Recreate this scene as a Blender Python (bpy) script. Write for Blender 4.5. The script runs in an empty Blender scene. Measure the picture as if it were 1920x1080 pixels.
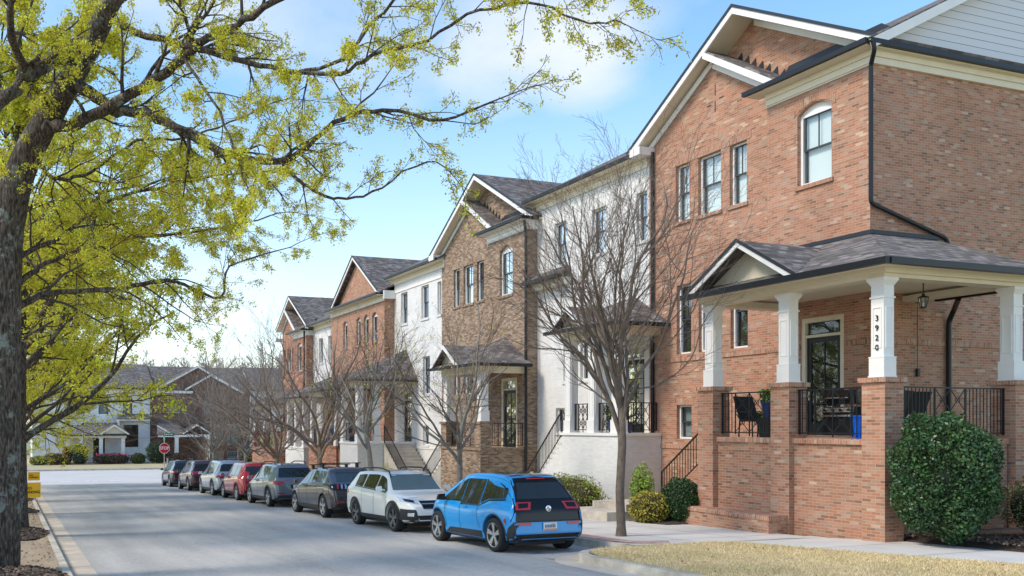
import bpy, bmesh, math, random
import numpy as np
from mathutils import Vector, Matrix, Euler
from mathutils.bvhtree import BVHTree
R=math.radians
C=bpy.context.scene.collection
# ---------------------------------------------------------------- camera
# world: camera at the origin, street runs along +Y, houses stand on the +X side
CAMA=R(19.62); FPX=1669.0
cam_d=bpy.data.cameras.new('camera'); cam=bpy.data.objects.new('camera',cam_d); C.objects.link(cam)
cam_d.sensor_width=36; cam_d.lens=FPX/1920*36
cam_d.shift_x=(960-620)/1920; cam_d.shift_y=(798-540)/1920
cam_d.clip_end=3000; cam_d.clip_start=.1
cam.rotation_euler=(R(90),0,-CAMA)
bpy.context.scene.camera=cam
def world(px,py,d):
    l=(px-620)/FPX*d; z=(798-py)/FPX*d; ca,sa=math.cos(CAMA),math.sin(CAMA)
    return Vector((l*ca+d*sa,-l*sa+d*ca,z))
# ---------------------------------------------------------------- light
SUN=Vector((-.76,.05,.80)).normalized()
sd=bpy.data.lights.new('sun','SUN'); so=bpy.data.objects.new('sun',sd); C.objects.link(so)
sd.energy=2.0; sd.angle=R(14.0); sd.color=(1,.90,.77)
so.rotation_euler=SUN.to_track_quat('Z','Y').to_euler()
W=bpy.data.worlds.new('World'); bpy.context.scene.world=W; W.use_nodes=True
nt=W.node_tree; nt.nodes.clear()
def N(nt,t,**k):
    n=nt.nodes.new(t)
    for a,b in k.items(): setattr(n,a,b)
    return n
out=N(nt,'ShaderNodeOutputWorld'); bg=N(nt,'ShaderNodeBackground'); bg.inputs[1].default_value=.15
sky=N(nt,'ShaderNodeTexSky',sky_type='NISHITA',sun_disc=False)
sky.sun_elevation=math.asin(SUN.z); sky.sun_rotation=math.atan2(SUN.x,SUN.y)
sky.air_density=1.0; sky.dust_density=.3; sky.ozone_density=1.6
tc=N(nt,'ShaderNodeTexCoord'); sp=N(nt,'ShaderNodeSeparateXYZ'); nt.links.new(tc.outputs['Generated'],sp.inputs[0])
def M(op,a,b,nt=nt):
    m=N(nt,'ShaderNodeMath',operation=op)
    for i,v in enumerate((a,b)):
        if v is None: continue
        if isinstance(v,(int,float)): m.inputs[i].default_value=v
        else: nt.links.new(v,m.inputs[i])
    return m.outputs[0]
zz=M('ADD',M('MAXIMUM',sp.outputs[2],0.0),.22)
cx=M('DIVIDE',sp.outputs[0],zz); cy=M('DIVIDE',sp.outputs[1],zz)
cb=N(nt,'ShaderNodeCombineXYZ'); nt.links.new(cx,cb.inputs[0]); nt.links.new(cy,cb.inputs[1]); cb.inputs[2].default_value=3.7
n1=N(nt,'ShaderNodeTexNoise'); n1.inputs['Scale'].default_value=1.25; n1.inputs['Detail'].default_value=7; n1.inputs['Roughness'].default_value=.52
nt.links.new(cb.outputs[0],n1.inputs['Vector'])
cr=N(nt,'ShaderNodeValToRGB'); cr.color_ramp.elements[0].position=.53; cr.color_ramp.elements[1].position=.78
def skydir(px,py): 
    v=world(px,py,1.0); return v.normalized()
blob=None
vn=N(nt,'ShaderNodeVectorMath',operation='NORMALIZE'); nt.links.new(tc.outputs['Generated'],vn.inputs[0])
for (px,py,w,a) in ((1040,80,.005,.15),(920,110,.005,.16),(700,95,.008,.14),(300,250,.06,.14),(1720,-200,.02,.10)):
    dn=N(nt,'ShaderNodeVectorMath',operation='DOT_PRODUCT'); nt.links.new(vn.outputs[0],dn.inputs[0]); dn.inputs[1].default_value=skydir(px,py)
    mr=N(nt,'ShaderNodeMapRange',interpolation_type='SMOOTHSTEP'); nt.links.new(dn.outputs['Value'],mr.inputs[0]); mr.inputs[1].default_value=1-w; mr.inputs[2].default_value=1; mr.inputs[3].default_value=0; mr.inputs[4].default_value=a
    blob=mr.outputs[0] if blob is None else M('MAXIMUM',blob,mr.outputs[0])
nt.links.new(M('ADD',M('SUBTRACT',n1.outputs['Fac'],.05),blob),cr.inputs[0])
hz=N(nt,'ShaderNodeMapRange'); nt.links.new(sp.outputs[2],hz.inputs[0])
hz.inputs[1].default_value=.0; hz.inputs[2].default_value=.36; hz.inputs[3].default_value=.55; hz.inputs[4].default_value=.0
fac=M('MAXIMUM',M('MULTIPLY',cr.outputs[0],.92),hz.outputs[0])
mx=N(nt,'ShaderNodeMix',data_type='RGBA'); nt.links.new(fac,mx.inputs[0]); hs=N(nt,'ShaderNodeHueSaturation'); hs.inputs['Saturation'].default_value=1.2; hs.inputs['Value'].default_value=1.35; nt.links.new(sky.outputs[0],hs.inputs['Color']); nt.links.new(hs.outputs[0],mx.inputs[6]); mx.inputs[7].default_value=(3.75,4.25,5.1,1)
gm=N(nt,'ShaderNodeMix',data_type='RGBA',blend_type='MULTIPLY'); gm.inputs[0].default_value=1; gm.inputs[7].default_value=(1.10,1.0,.88,1)
nt.links.new(mx.outputs[2],gm.inputs[6])
nt.links.new(gm.outputs[2],bg.inputs[0]); nt.links.new(bg.outputs[0],out.inputs[0])
vs=bpy.context.scene.view_settings; vs.view_transform='Standard'; vs.look='None'; vs.exposure=0.72; vs.gamma=1
bpy.context.scene.cycles.max_bounces=6; bpy.context.scene.cycles.transparent_max_bounces=12
# ---------------------------------------------------------------- ground profile
def G(y):
    if y<74: return -2.08-.032*y
    return -4.448
# ---------------------------------------------------------------- materials
MAT={}
def mat(name,col,rough=.7,metal=0,spec=.4,noise=0,nscale=4,bump=0,bscale=60,coat=0,col2=None,cfac=.5,island=0,transl=0):
    if name in MAT: return MAT[name]
    m=bpy.data.materials.new(name); m.use_nodes=True; t=m.node_tree; b=t.nodes['Principled BSDF']
    b.inputs['Base Color'].default_value=(*col,1); b.inputs['Roughness'].default_value=rough; b.inputs['Metallic'].default_value=metal
    b.inputs['Specular IOR Level'].default_value=spec; b.inputs['Coat Weight'].default_value=coat; b.inputs['Coat Roughness'].default_value=.04
    src=None
    if noise or col2:
        g=N(t,'ShaderNodeNewGeometry'); n=N(t,'ShaderNodeTexNoise'); n.inputs['Scale'].default_value=nscale; n.inputs['Detail'].default_value=6; n.inputs['Roughness'].default_value=.6
        t.links.new(g.outputs['Position'],n.inputs['Vector'])
        r=N(t,'ShaderNodeValToRGB'); r.color_ramp.elements[0].position=.5-.2*1; r.color_ramp.elements[1].position=.7
        c2=col2 or tuple(max(0,c*(1-noise)) for c in col)
        r.color_ramp.elements[0].color=(*c2,1); r.color_ramp.elements[1].color=(*[min(1,c*(1+noise*.4)) for c in col],1)
        t.links.new(n.outputs['Fac'],r.inputs[0]); src=r.outputs[0]
    if island:
        g=N(t,'ShaderNodeNewGeometry'); hs=N(t,'ShaderNodeHueSaturation')
        mr=N(t,'ShaderNodeMapRange'); t.links.new(g.outputs['Random Per Island'],mr.inputs[0]); mr.inputs[3].default_value=1-island; mr.inputs[4].default_value=1+island*.8
        mh=N(t,'ShaderNodeMapRange'); t.links.new(g.outputs['Random Per Island'],mh.inputs[0]); mh.inputs[3].default_value=.5-.03; mh.inputs[4].default_value=.5+.025
        t.links.new(mr.outputs[0],hs.inputs['Value']); t.links.new(mh.outputs[0],hs.inputs['Hue'])
        if src: t.links.new(src,hs.inputs['Color'])
        else: hs.inputs['Color'].default_value=(*col,1)
        src=hs.outputs[0]
    if src: t.links.new(src,b.inputs['Base Color'])
    if bump:
        g=N(t,'ShaderNodeNewGeometry'); n=N(t,'ShaderNodeTexNoise'); n.inputs['Scale'].default_value=bscale; n.inputs['Detail'].default_value=4
        t.links.new(g.outputs['Position'],n.inputs['Vector']); bp=N(t,'ShaderNodeBump'); bp.inputs['Strength'].default_value=bump; bp.inputs['Distance'].default_value=.02
        t.links.new(n.outputs['Fac'],bp.inputs['Height']); t.links.new(bp.outputs[0],b.inputs['Normal'])
    if transl:
        tr=N(t,'ShaderNodeBsdfTranslucent'); ms=N(t,'ShaderNodeMixShader'); ms.inputs[0].default_value=transl
        if src: t.links.new(src,tr.inputs[0])
        else: tr.inputs[0].default_value=(*col,1)
        o=t.nodes['Material Output']; t.links.new(b.outputs[0],ms.inputs[1]); t.links.new(tr.outputs[0],ms.inputs[2]); t.links.new(ms.outputs[0],o.inputs[0])
    MAT[name]=m; return m
def brick_mat(name,stops,mortar,rot=False,bump=.5,rough=.85,scale=1.0):
    m=bpy.data.materials.new(name); m.use_nodes=True; t=m.node_tree; b=t.nodes['Principled BSDF']; b.inputs['Roughness'].default_value=rough; b.inputs['Specular IOR Level'].default_value=.25
    uv=N(t,'ShaderNodeUVMap'); mp=N(t,'ShaderNodeMapping'); t.links.new(uv.outputs[0],mp.inputs[0])
    if rot: mp.inputs['Rotation'].default_value=(0,0,R(90))
    br=N(t,'ShaderNodeTexBrick'); t.links.new(mp.outputs[0],br.inputs[0])
    br.inputs['Color1'].default_value=(0,0,0,1); br.inputs['Color2'].default_value=(1,1,1,1); br.inputs['Mortar'].default_value=(.5,.5,.5,1)
    br.inputs['Scale'].default_value=1; br.inputs['Mortar Size'].default_value=.0062; br.inputs['Mortar Smooth'].default_value=.3; br.inputs['Bias'].default_value=0
    br.inputs['Brick Width'].default_value=.205*scale; br.inputs['Row Height'].default_value=.065*scale
    # a second random value per brick from a noise snapped to brick size
    n=N(t,'ShaderNodeTexNoise'); n.inputs['Scale'].default_value=1.3; n.inputs['Detail'].default_value=5; t.links.new(mp.outputs[0],n.inputs[0])
    ad=M('ADD',M('MULTIPLY',n.outputs['Fac'],.22,t),M('MULTIPLY',br.outputs['Color'],.95,t),t)
    ad=M('SUBTRACT',ad,.085,t)
    r=N(t,'ShaderNodeValToRGB'); t.links.new(ad,r.inputs[0])
    el=r.color_ramp.elements
    for i,(p,c) in enumerate(stops):
        e=el[i] if i<2 else el.new(p)
        e.position=p; e.color=(*c,1)
    mxx=N(t,'ShaderNodeMix',data_type='RGBA'); t.links.new(br.outputs['Fac'],mxx.inputs[0]); t.links.new(r.outputs[0],mxx.inputs[6]); mxx.inputs[7].default_value=(*mortar,1)
    # weathering
    n2=N(t,'ShaderNodeTexNoise'); n2.inputs['Scale'].default_value=.55; n2.inputs['Detail'].default_value=6; n2.inputs['Roughness'].default_value=.65; t.links.new(mp.outputs[0],n2.inputs[0])
    r2=N(t,'ShaderNodeValToRGB'); r2.color_ramp.elements[0].position=.35; r2.color_ramp.elements[1].position=.62; r2.color_ramp.elements[0].color=(.86,.85,.84,1); r2.color_ramp.elements[1].color=(1,1,1,1)
    t.links.new(n2.outputs['Fac'],r2.inputs[0])
    ml=N(t,'ShaderNodeMix',data_type='RGBA',blend_type='MULTIPLY'); ml.inputs[0].default_value=1; t.links.new(mxx.outputs[2],ml.inputs[6]); t.links.new(r2.outputs[0],ml.inputs[7])
    t.links.new(ml.outputs[2],b.inputs['Base Color'])
    n3=N(t,'ShaderNodeTexNoise'); n3.inputs['Scale'].default_value=55; t.links.new(mp.outputs[0],n3.inputs[0])
    h=M('SUBTRACT',M('MULTIPLY',n3.outputs['Fac'],.35,t),br.outputs['Fac'],t)
    bp=N(t,'ShaderNodeBump'); bp.inputs['Strength'].default_value=bump; bp.inputs['Distance'].default_value=.012; t.links.new(h,bp.inputs['Height']); t.links.new(bp.outputs[0],b.inputs['Normal'])
    return m
RED=[(.0,(.22,.12,.08)),(.99,(.60,.42,.30)),(.10,(.33,.17,.11)),(.26,(.41,.19,.115)),(.46,(.45,.22,.14)),(.60,(.49,.28,.19)),(.74,(.47,.19,.105)),(.80,(.46,.245,.16)),(.90,(.36,.24,.175))]
BRN=[(.0,(.15,.10,.072)),(.99,(.46,.36,.27)),(.2,(.23,.15,.10)),(.4,(.30,.195,.13)),(.6,(.345,.235,.16)),(.8,(.40,.29,.205))]
RD2=[(.0,(.09,.05,.04)),(.99,(.55,.38,.28)),(.2,(.28,.11,.065)),(.45,(.42,.17,.10)),(.65,(.50,.24,.15)),(.82,(.46,.17,.08))]
DRK=[(.0,(.05,.03,.03)),(.99,(.28,.17,.13)),(.4,(.14,.07,.05)),(.7,(.20,.10,.075))]
brick_red=brick_mat('brick_red',RED,(.50,.37,.26)); brick_red_s=brick_mat('brick_red_soldier',RED,(.50,.385,.285),True)
brick_brn=brick_mat('brick_brown',BRN,(.36,.28,.20)); brick_brn_s=brick_mat('brick_brown_soldier',BRN,(.36,.28,.20),True)
brick_rd2=brick_mat('brick_orange',RD2,(.46,.34,.26)); brick_rd2_s=brick_mat('brick_orange_soldier',RD2,(.46,.34,.26),True)
brick_drk=brick_mat('brick_dark',DRK,(.24,.18,.15))
WHT=[(.0,(.72,.69,.65)),(.99,(.80,.78,.74)),(.5,(.77,.75,.71))]
brick_wht=brick_mat('brick_painted_white',WHT,(.70,.69,.66),bump=.35,rough=.6)
GWH=[(.0,(.76,.76,.76)),(.99,(.84,.84,.84)),(.5,(.80,.80,.80))]
brick_gry=brick_mat('brick_painted_grey',GWH,(.60,.60,.61),bump=.3,rough=.6)
SH=[(.0,(.10,.09,.082)),(.99,(.32,.285,.26)),(.3,(.135,.12,.112)),(.6,(.185,.163,.15)),(.8,(.24,.21,.19))]
def shingle():
    m=brick_mat('shingles',SH,(.085,.075,.07),bump=.9,rough=.95); t=m.node_tree
    for n in t.nodes:
        if n.type=='TEX_BRICK': n.inputs['Brick Width'].default_value=.26; n.inputs['Row Height'].default_value=.13; n.inputs['Mortar Size'].default_value=.006
    return m
shing=shingle()
def siding():
    m=mat('siding',(.66,.64,.62),.55); t=m.node_tree; b=t.nodes['Principled BSDF']
    uv=N(t,'ShaderNodeUVMap'); s=N(t,'ShaderNodeSeparateXYZ'); t.links.new(uv.outputs[0],s.inputs[0])
    f=M('FRACT',M('DIVIDE',s.outputs[1],.2,t),None,t)
    bp=N(t,'ShaderNodeBump'); bp.inputs['Strength'].default_value=1; bp.inputs['Distance'].default_value=.02; bp.invert=True; t.links.new(f,bp.inputs['Height']); t.links.new(bp.outputs[0],b.inputs['Normal'])
    g=M('LESS_THAN',f,.07,t); mxx=N(t,'ShaderNodeMix',data_type='RGBA'); t.links.new(g,mxx.inputs[0]); mxx.inputs[6].default_value=(.66,.64,.63,1); mxx.inputs[7].default_value=(.22,.2,.19,1); t.links.new(mxx.outputs[2],b.inputs['Base Color'])
    return m
sid=siding()
white=mat('white_trim',(.80,.775,.73),.45,noise=.05,nscale=3); cream=mat('cream_trim',(.74,.66,.50),.5,noise=.06,nscale=2)
blackm=mat('black_metal',(.010,.011,.013),.45,0); gutm=mat('gutter_black',(.008,.009,.011),.42,0)
sashm=mat('sash_dark',(.045,.055,.058),.45); doorm=mat('door_black',(.012,.014,.014),.35)
conc=mat('concrete',(.56,.51,.44),.9,noise=.28,nscale=1.6,bump=.25,bscale=40); kerbm=mat('kerb_concrete',(.58,.51,.41),.9,noise=.4,nscale=2.2,bump=.3,bscale=35)
leadm=mat('flashing',(.022,.026,.033),.5,0)
def glass_mat(name,tint,refl,trans):
    m=bpy.data.materials.new(name); m.use_nodes=True; t=m.node_tree; t.nodes.clear()
    o=N(t,'ShaderNodeOutputMaterial'); gl=N(t,'ShaderNodeBsdfGlossy'); gl.inputs['Roughness'].default_value=.02; gl.inputs[0].default_value=(.9,.95,1,1)
    tr=N(t,'ShaderNodeBsdfTransparent'); tr.inputs[0].default_value=(*tint,1); lw=N(t,'ShaderNodeLayerWeight'); lw.inputs[0].default_value=.22
    f=M('ADD',M('MULTIPLY',lw.outputs['Fresnel'],.55,t),refl,t)
    ms=N(t,'ShaderNodeMixShader'); t.links.new(f,ms.inputs[0]); t.links.new(tr.outputs[0],ms.inputs[1]); t.links.new(gl.outputs[0],ms.inputs[2]); t.links.new(ms.outputs[0],o.inputs[0])
    return m
glassm=glass_mat('window_glass',(.84,.89,.87),.06,.8)
blindm=mat('blind',(.82,.85,.83),.8); darkin=mat('dark_interior',(.02,.024,.022),.9,noise=.4,nscale=1.2); curt=mat('curtain_grey',(.30,.33,.34),.9)
# ---------------------------------------------------------------- mesh builder
class MB:
    def __init__(s): s.v=[]; s.f=[]
    def poly(s,pts):
        i=len(s.v); s.v+= [tuple(p) for p in pts]; s.f.append(tuple(range(i,i+len(pts)))); return s
    def hexa(s,p):   # 8 pts: bottom 0-3, top 4-7
        i=len(s.v); s.v+=[tuple(q) for q in p]
        for f in ((3,2,1,0),(4,5,6,7),(0,1,5,4),(1,2,6,5),(2,3,7,6),(3,0,4,7)): s.f.append(tuple(i+k for k in f))
        return s
    def box(s,x0,x1,y0,y1,z0,z1,tx=0,ty=0):
        return s.hexa([(x0,y0,z0),(x1,y0,z0),(x1,y1,z0),(x0,y1,z0),(x0+tx,y0+ty,z1),(x1-tx,y0+ty,z1),(x1-tx,y1-ty,z1),(x0+tx,y1-ty,z1)])
    def prism(s,p0,d):  # extrude polygon by vector
        i=len(s.v); n=len(p0); d=Vector(d); s.v+=[tuple(p) for p in p0]+[tuple(Vector(p)+d) for p in p0]
        s.f.append(tuple(range(i+n-1,i-1,-1))); s.f.append(tuple(range(i+n,i+2*n)))
        for k in range(n): s.f.append((i+k,i+(k+1)%n,i+n+(k+1)%n,i+n+k))
        return s
    def beam(s,p,q,w,h,up=(0,0,1)):
        p=Vector(p);q=Vector(q);d=(q-p).normalized();u=Vector(up);sd_=d.cross(u)
        if sd_.length<1e-4: sd_=d.cross(Vector((1,0,0)))
        sd_.normalize();u=sd_.cross(d);a=sd_*w/2;b=u*h/2
        return s.hexa([p-a-b,p+a-b,q+a-b,q-a-b,p-a+b,p+a+b,q+a+b,q-a+b])
    def tube(s,pts,rad,n=8,cap=True):
        pts=[Vector(p) for p in pts]
        if isinstance(rad,(int,float)): rad=[rad]*len(pts)
        i0=len(s.v); prev=None
        for k,p in enumerate(pts):
            d=(pts[min(k+1,len(pts)-1)]-pts[max(k-1,0)])
            if d.length<1e-9: d=Vector((0,0,1))
            d.normalize()
            if prev is None: a=d.cross(Vector((.31,.77,.55)));
            else: a=prev-d*prev.dot(d)
            if a.length<1e-5: a=d.cross(Vector((1,0,0)))
            a.normalize(); prev=a; b=d.cross(a)
            for j in range(n):
                t=2*math.pi*j/n; s.v.append(tuple(p+(a*math.cos(t)+b*math.sin(t))*rad[k]))
        for k in range(len(pts)-1):
            for j in range(n):
                a_=i0+k*n+j;b_=i0+k*n+(j+1)%n; s.f.append((a_,b_,b_+n,a_+n))
        if cap and n>2:
            s.f.append(tuple(i0+j for j in range(n-1,-1,-1))); s.f.append(tuple(i0+(len(pts)-1)*n+j for j in range(n)))
        return s
    def lathe(s,c,prof,n=20,axis='z'):
        i0=len(s.v); c=Vector(c)
        for r,h in prof:
            for j in range(n):
                t=2*math.pi*j/n; a,b=r*math.cos(t),r*math.sin(t)
                q=(a,b,h) if axis=='z' else ((a,h,b) if axis=='y' else (h,a,b))
                s.v.append(tuple(c+Vector(q)))
        for k in range(len(prof)-1):
            for j in range(n):
                a_=i0+k*n+j;b_=i0+k*n+(j+1)%n; s.f.append((a_,b_,b_+n,a_+n))
        return s
    def grid(s,P):
        ni,nj=len(P),len(P[0]); i0=len(s.v)
        for r in P:
            for p in r: s.v.append(tuple(p))
        for i in range(ni-1):
            for j in range(nj-1):
                a=i0+i*nj+j; s.f.append((a,a+1,a+nj+1,a+nj))
        return s
    def build(s,name,m,parent=None,smooth=False,kind=None,loc=None):
        me=bpy.data.meshes.new(name); me.from_pydata(s.v,[],s.f)
        uvl=me.uv_layers.new(name='UVMap'); co=s.v
        data=np.zeros((len(me.loops),2),dtype=np.float32); li=0
        for p in me.polygons:
            n=p.normal
            if abs(n.z)>.97:
                for vi in p.vertices: data[li]=(co[vi][0],co[vi][1]); li+=1
            else:
                l=math.hypot(n.x,n.y); tx,ty=-n.y/l,n.x/l
                if abs(tx)>abs(ty):
                    if tx<0: tx,ty=-tx,-ty
                elif ty<0: tx,ty=-tx,-ty
                # b = slope direction
                bx,by,bz=-n.z*n.x/l,-n.z*n.y/l,l
                for vi in p.vertices:
                    c=co[vi]; data[li]=(c[0]*tx+c[1]*ty, c[0]*bx+c[1]*by+c[2]*bz); li+=1
        uvl.data.foreach_set('uv',data.ravel())
        off=Vector((0,0,0))
        if loc is not None: off=Vector(loc)
        elif parent is not None:
            off=Vector(parent.get('_base',(0,0,0)))
        if off.length>0: me.transform(Matrix.Translation(-off))
        me.materials.append(m)
        if smooth: me.polygons.foreach_set('use_smooth',[True]*len(me.polygons))
        o=bpy.data.objects.new(name,me); C.objects.link(o)
        if parent is not None: o.parent=parent; o['_base']=tuple(off)
        elif loc is not None: o.location=loc
        if kind: o['kind']=kind
        return o
def tag(o,label,cat,group=None):
    o['label']=label; o['category']=cat
    if group: o['group']=group
    return o
def thing(name,loc,label,cat,group=None,base=True,rz=0):
    o=bpy.data.objects.new(name,None); C.objects.link(o); o.location=loc; o.rotation_euler=(0,0,rz); o.empty_display_size=.3
    if base: o['_base']=tuple(loc)
    return tag(o,label,cat,group)
def copy_tree(o,parent=None):
    c=o.copy(); C.objects.link(c)
    if parent: c.parent=parent
    for ch in [k for k in o.children]: copy_tree(ch,c)
    return c
def wp(pl,a,u,z,o=0):   # wall coords: plane 'X' faces -X, plane 'Y' faces -Y ; o>0 is outwards
    return (a-o,u,z) if pl=='X' else (u,a-o,z)
def wbox(mb,pl,a,u0,u1,z0,z1,o0,o1):
    if pl=='X': mb.box(a-o1,a-o0,u0,u1,z0,z1)
    else: mb.box(u0,u1,a-o1,a-o0,z0,z1)
def wall(mb,pl,a,u0,u1,z0,z1,holes=(),dep=.2):
    us=sorted({u0,u1,*[h[0] for h in holes],*[h[1] for h in holes]}); zs=sorted({z0,z1,*[h[2] for h in holes],*[h[3] for h in holes]})
    us=[u for u in us if u0<=u<=u1]; zs=[z for z in zs if z0<=z<=z1]
    for i in range(len(us)-1):
        for j in range(len(zs)-1):
            cu,cz=(us[i]+us[i+1])/2,(zs[j]+zs[j+1])/2
            if any(h[0]<cu<h[1] and h[2]<cz<h[3] for h in holes): continue
            mb.poly([wp(pl,a,us[i],zs[j]),wp(pl,a,us[i+1],zs[j]),wp(pl,a,us[i+1],zs[j+1]),wp(pl,a,us[i],zs[j+1])])
    for h in holes:
        a0,b0,c0,d0=h[:4]
        for (p,q) in (((a0,c0),(a0,d0)),((b0,c0),(b0,d0)),((a0,c0),(b0,c0)),((a0,d0),(b0,d0))):
            mb.poly([wp(pl,a,*p,0),wp(pl,a,*q,0),wp(pl,a,*q,-dep),wp(pl,a,*p,-dep)])
def arch_pts(u0,u1,z1,rise,n=10):
    return [(u0+(u1-u0)*k/n, z1+rise*(1-(2*k/n-1)**2)) for k in range(n+1)]
def window(root,pl,a0_,u0,u1,z0,z1,back='dark',arch=0,brk=None,sill=True,lintel=True,fr=.07,mull=1,soldier=None,frm=None):
    """double-hung sash window as one part: sash > casing, pane, blind"""
    frm=frm or white
    a=a0_+.07
    s=MB(); w=.045
    def ring(mb,a0,b0,c0,d0,t,o0,o1):
        wbox(mb,pl,a,a0,a0+t,c0,d0,o0,o1); wbox(mb,pl,a,b0-t,b0,c0,d0,o0,o1); wbox(mb,pl,a,a0+t,b0-t,c0,c0+t,o0,o1); wbox(mb,pl,a,a0+t,b0-t,d0-t,d0,o0,o1)
    A0,B0,C0,D0=u0+fr,u1-fr,z0+fr*.5,z1-fr*.5
    mid=(C0+D0)/2
    ring(s,A0,B0,mid-.02,D0,w,-.115,-.075); ring(s,A0,B0,C0,mid+.03,w,-.15,-.118)
    for k in range(mull):
        um=A0+(B0-A0)*(k+1)/(mull+1); wbox(s,pl,a,um-.012,um+.012,mid+.025,D0-w,-.112,-.085)
    win=s.build('window',sashm,root)
    f=MB(); ring(f,u0+.003,u1-.003,z0+.003,z1-(0 if arch else .003),fr*.8,-.13,-.045)
    if arch:
        f.prism([wp(pl,a,u,z,-.13) for u,z in ([(u0,z1)]+arch_pts(u0,u1,z1,arch)+[(u1,z1)])],(-.07,0,0) if pl=='X' else (0,-.07,0))
    f.build('casing',frm,win)
    g=MB(); g.poly([wp(pl,a,A0,mid,-.098),wp(pl,a,B0,mid,-.098),wp(pl,a,B0,D0,-.098),wp(pl,a,A0,D0,-.098)])
    g.poly([wp(pl,a,A0,C0,-.135),wp(pl,a,B0,C0,-.135),wp(pl,a,B0,mid,-.135),wp(pl,a,A0,mid,-.135)]); g.build('pane',glassm,win)
    if back:
        b=MB(); bm_={'blind':blindm,'dark':darkin,'window_backing':curt}[back]
        b.poly([wp(pl,a,u0+.02,z0,-.19),wp(pl,a,u1-.02,z0,-.19),wp(pl,a,u1-.02,z1,-.19),wp(pl,a,u0+.02,z1,-.19)])
        b.build('blind' if back=='blind' else 'window_backing',bm_,win)  # dark_interior sheet has the room's darkness put into its colour; curtain_grey is real cloth
    if brk:
        a=a0_
        if sill:
            q=MB(); wbox(q,pl,a,u0-.06,u1+.06,z0-.10,z0+.004,-.07,.05); q.build('window_sill',soldier or brk,root)
        if lintel and not arch:
            q=MB(); wbox(q,pl,a,u0-.1,u1+.1,z1+.003,z1+.22,-.02,.012); q.build('lintel',soldier or brk,root)
        if arch:
            q=MB(); P=arch_pts(u0,u1,z1,arch)
            for k in range(len(P)-1):
                q.poly([wp(pl,a,*P[k],0),wp(pl,a,*P[k+1],0),wp(pl,a,P[k+1][0],z1+arch,0),wp(pl,a,P[k][0],z1+arch,0)])
                q.poly([wp(pl,a,*P[k],0),wp(pl,a,*P[k+1],0),wp(pl,a,*P[k+1],-.2),wp(pl,a,*P[k],-.2)])
            q.build('arch_infill',brk,root)
            q=MB(); P2=arch_pts(u0-.12,u1+.12,z1-.03,arch+.05); P3=[(u,z+.22) for u,z in P2]
            for k in range(len(P2)-1):
                q.prism([wp(pl,a,*P2[k],.001),wp(pl,a,*P2[k+1],.001),wp(pl,a,*P3[k+1],.001),wp(pl,a,*P3[k],.001)],(-.012,0,0) if pl=='X' else (0,-.012,0))
            q.build('lintel',soldier or brk,root)
    return win
def slab(mb,pts,t=.1):
    pts=[Vector(p) for p in pts]; n=(pts[1]-pts[0]).cross(pts[2]-pts[0]).normalized()
    if n.z<0: n=-n
    mb.prism([p-n*t for p in pts],n*t); return mb
def gutter(mb,p,q,s=.115): mb.beam(p,q,s,s); return mb
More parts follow.
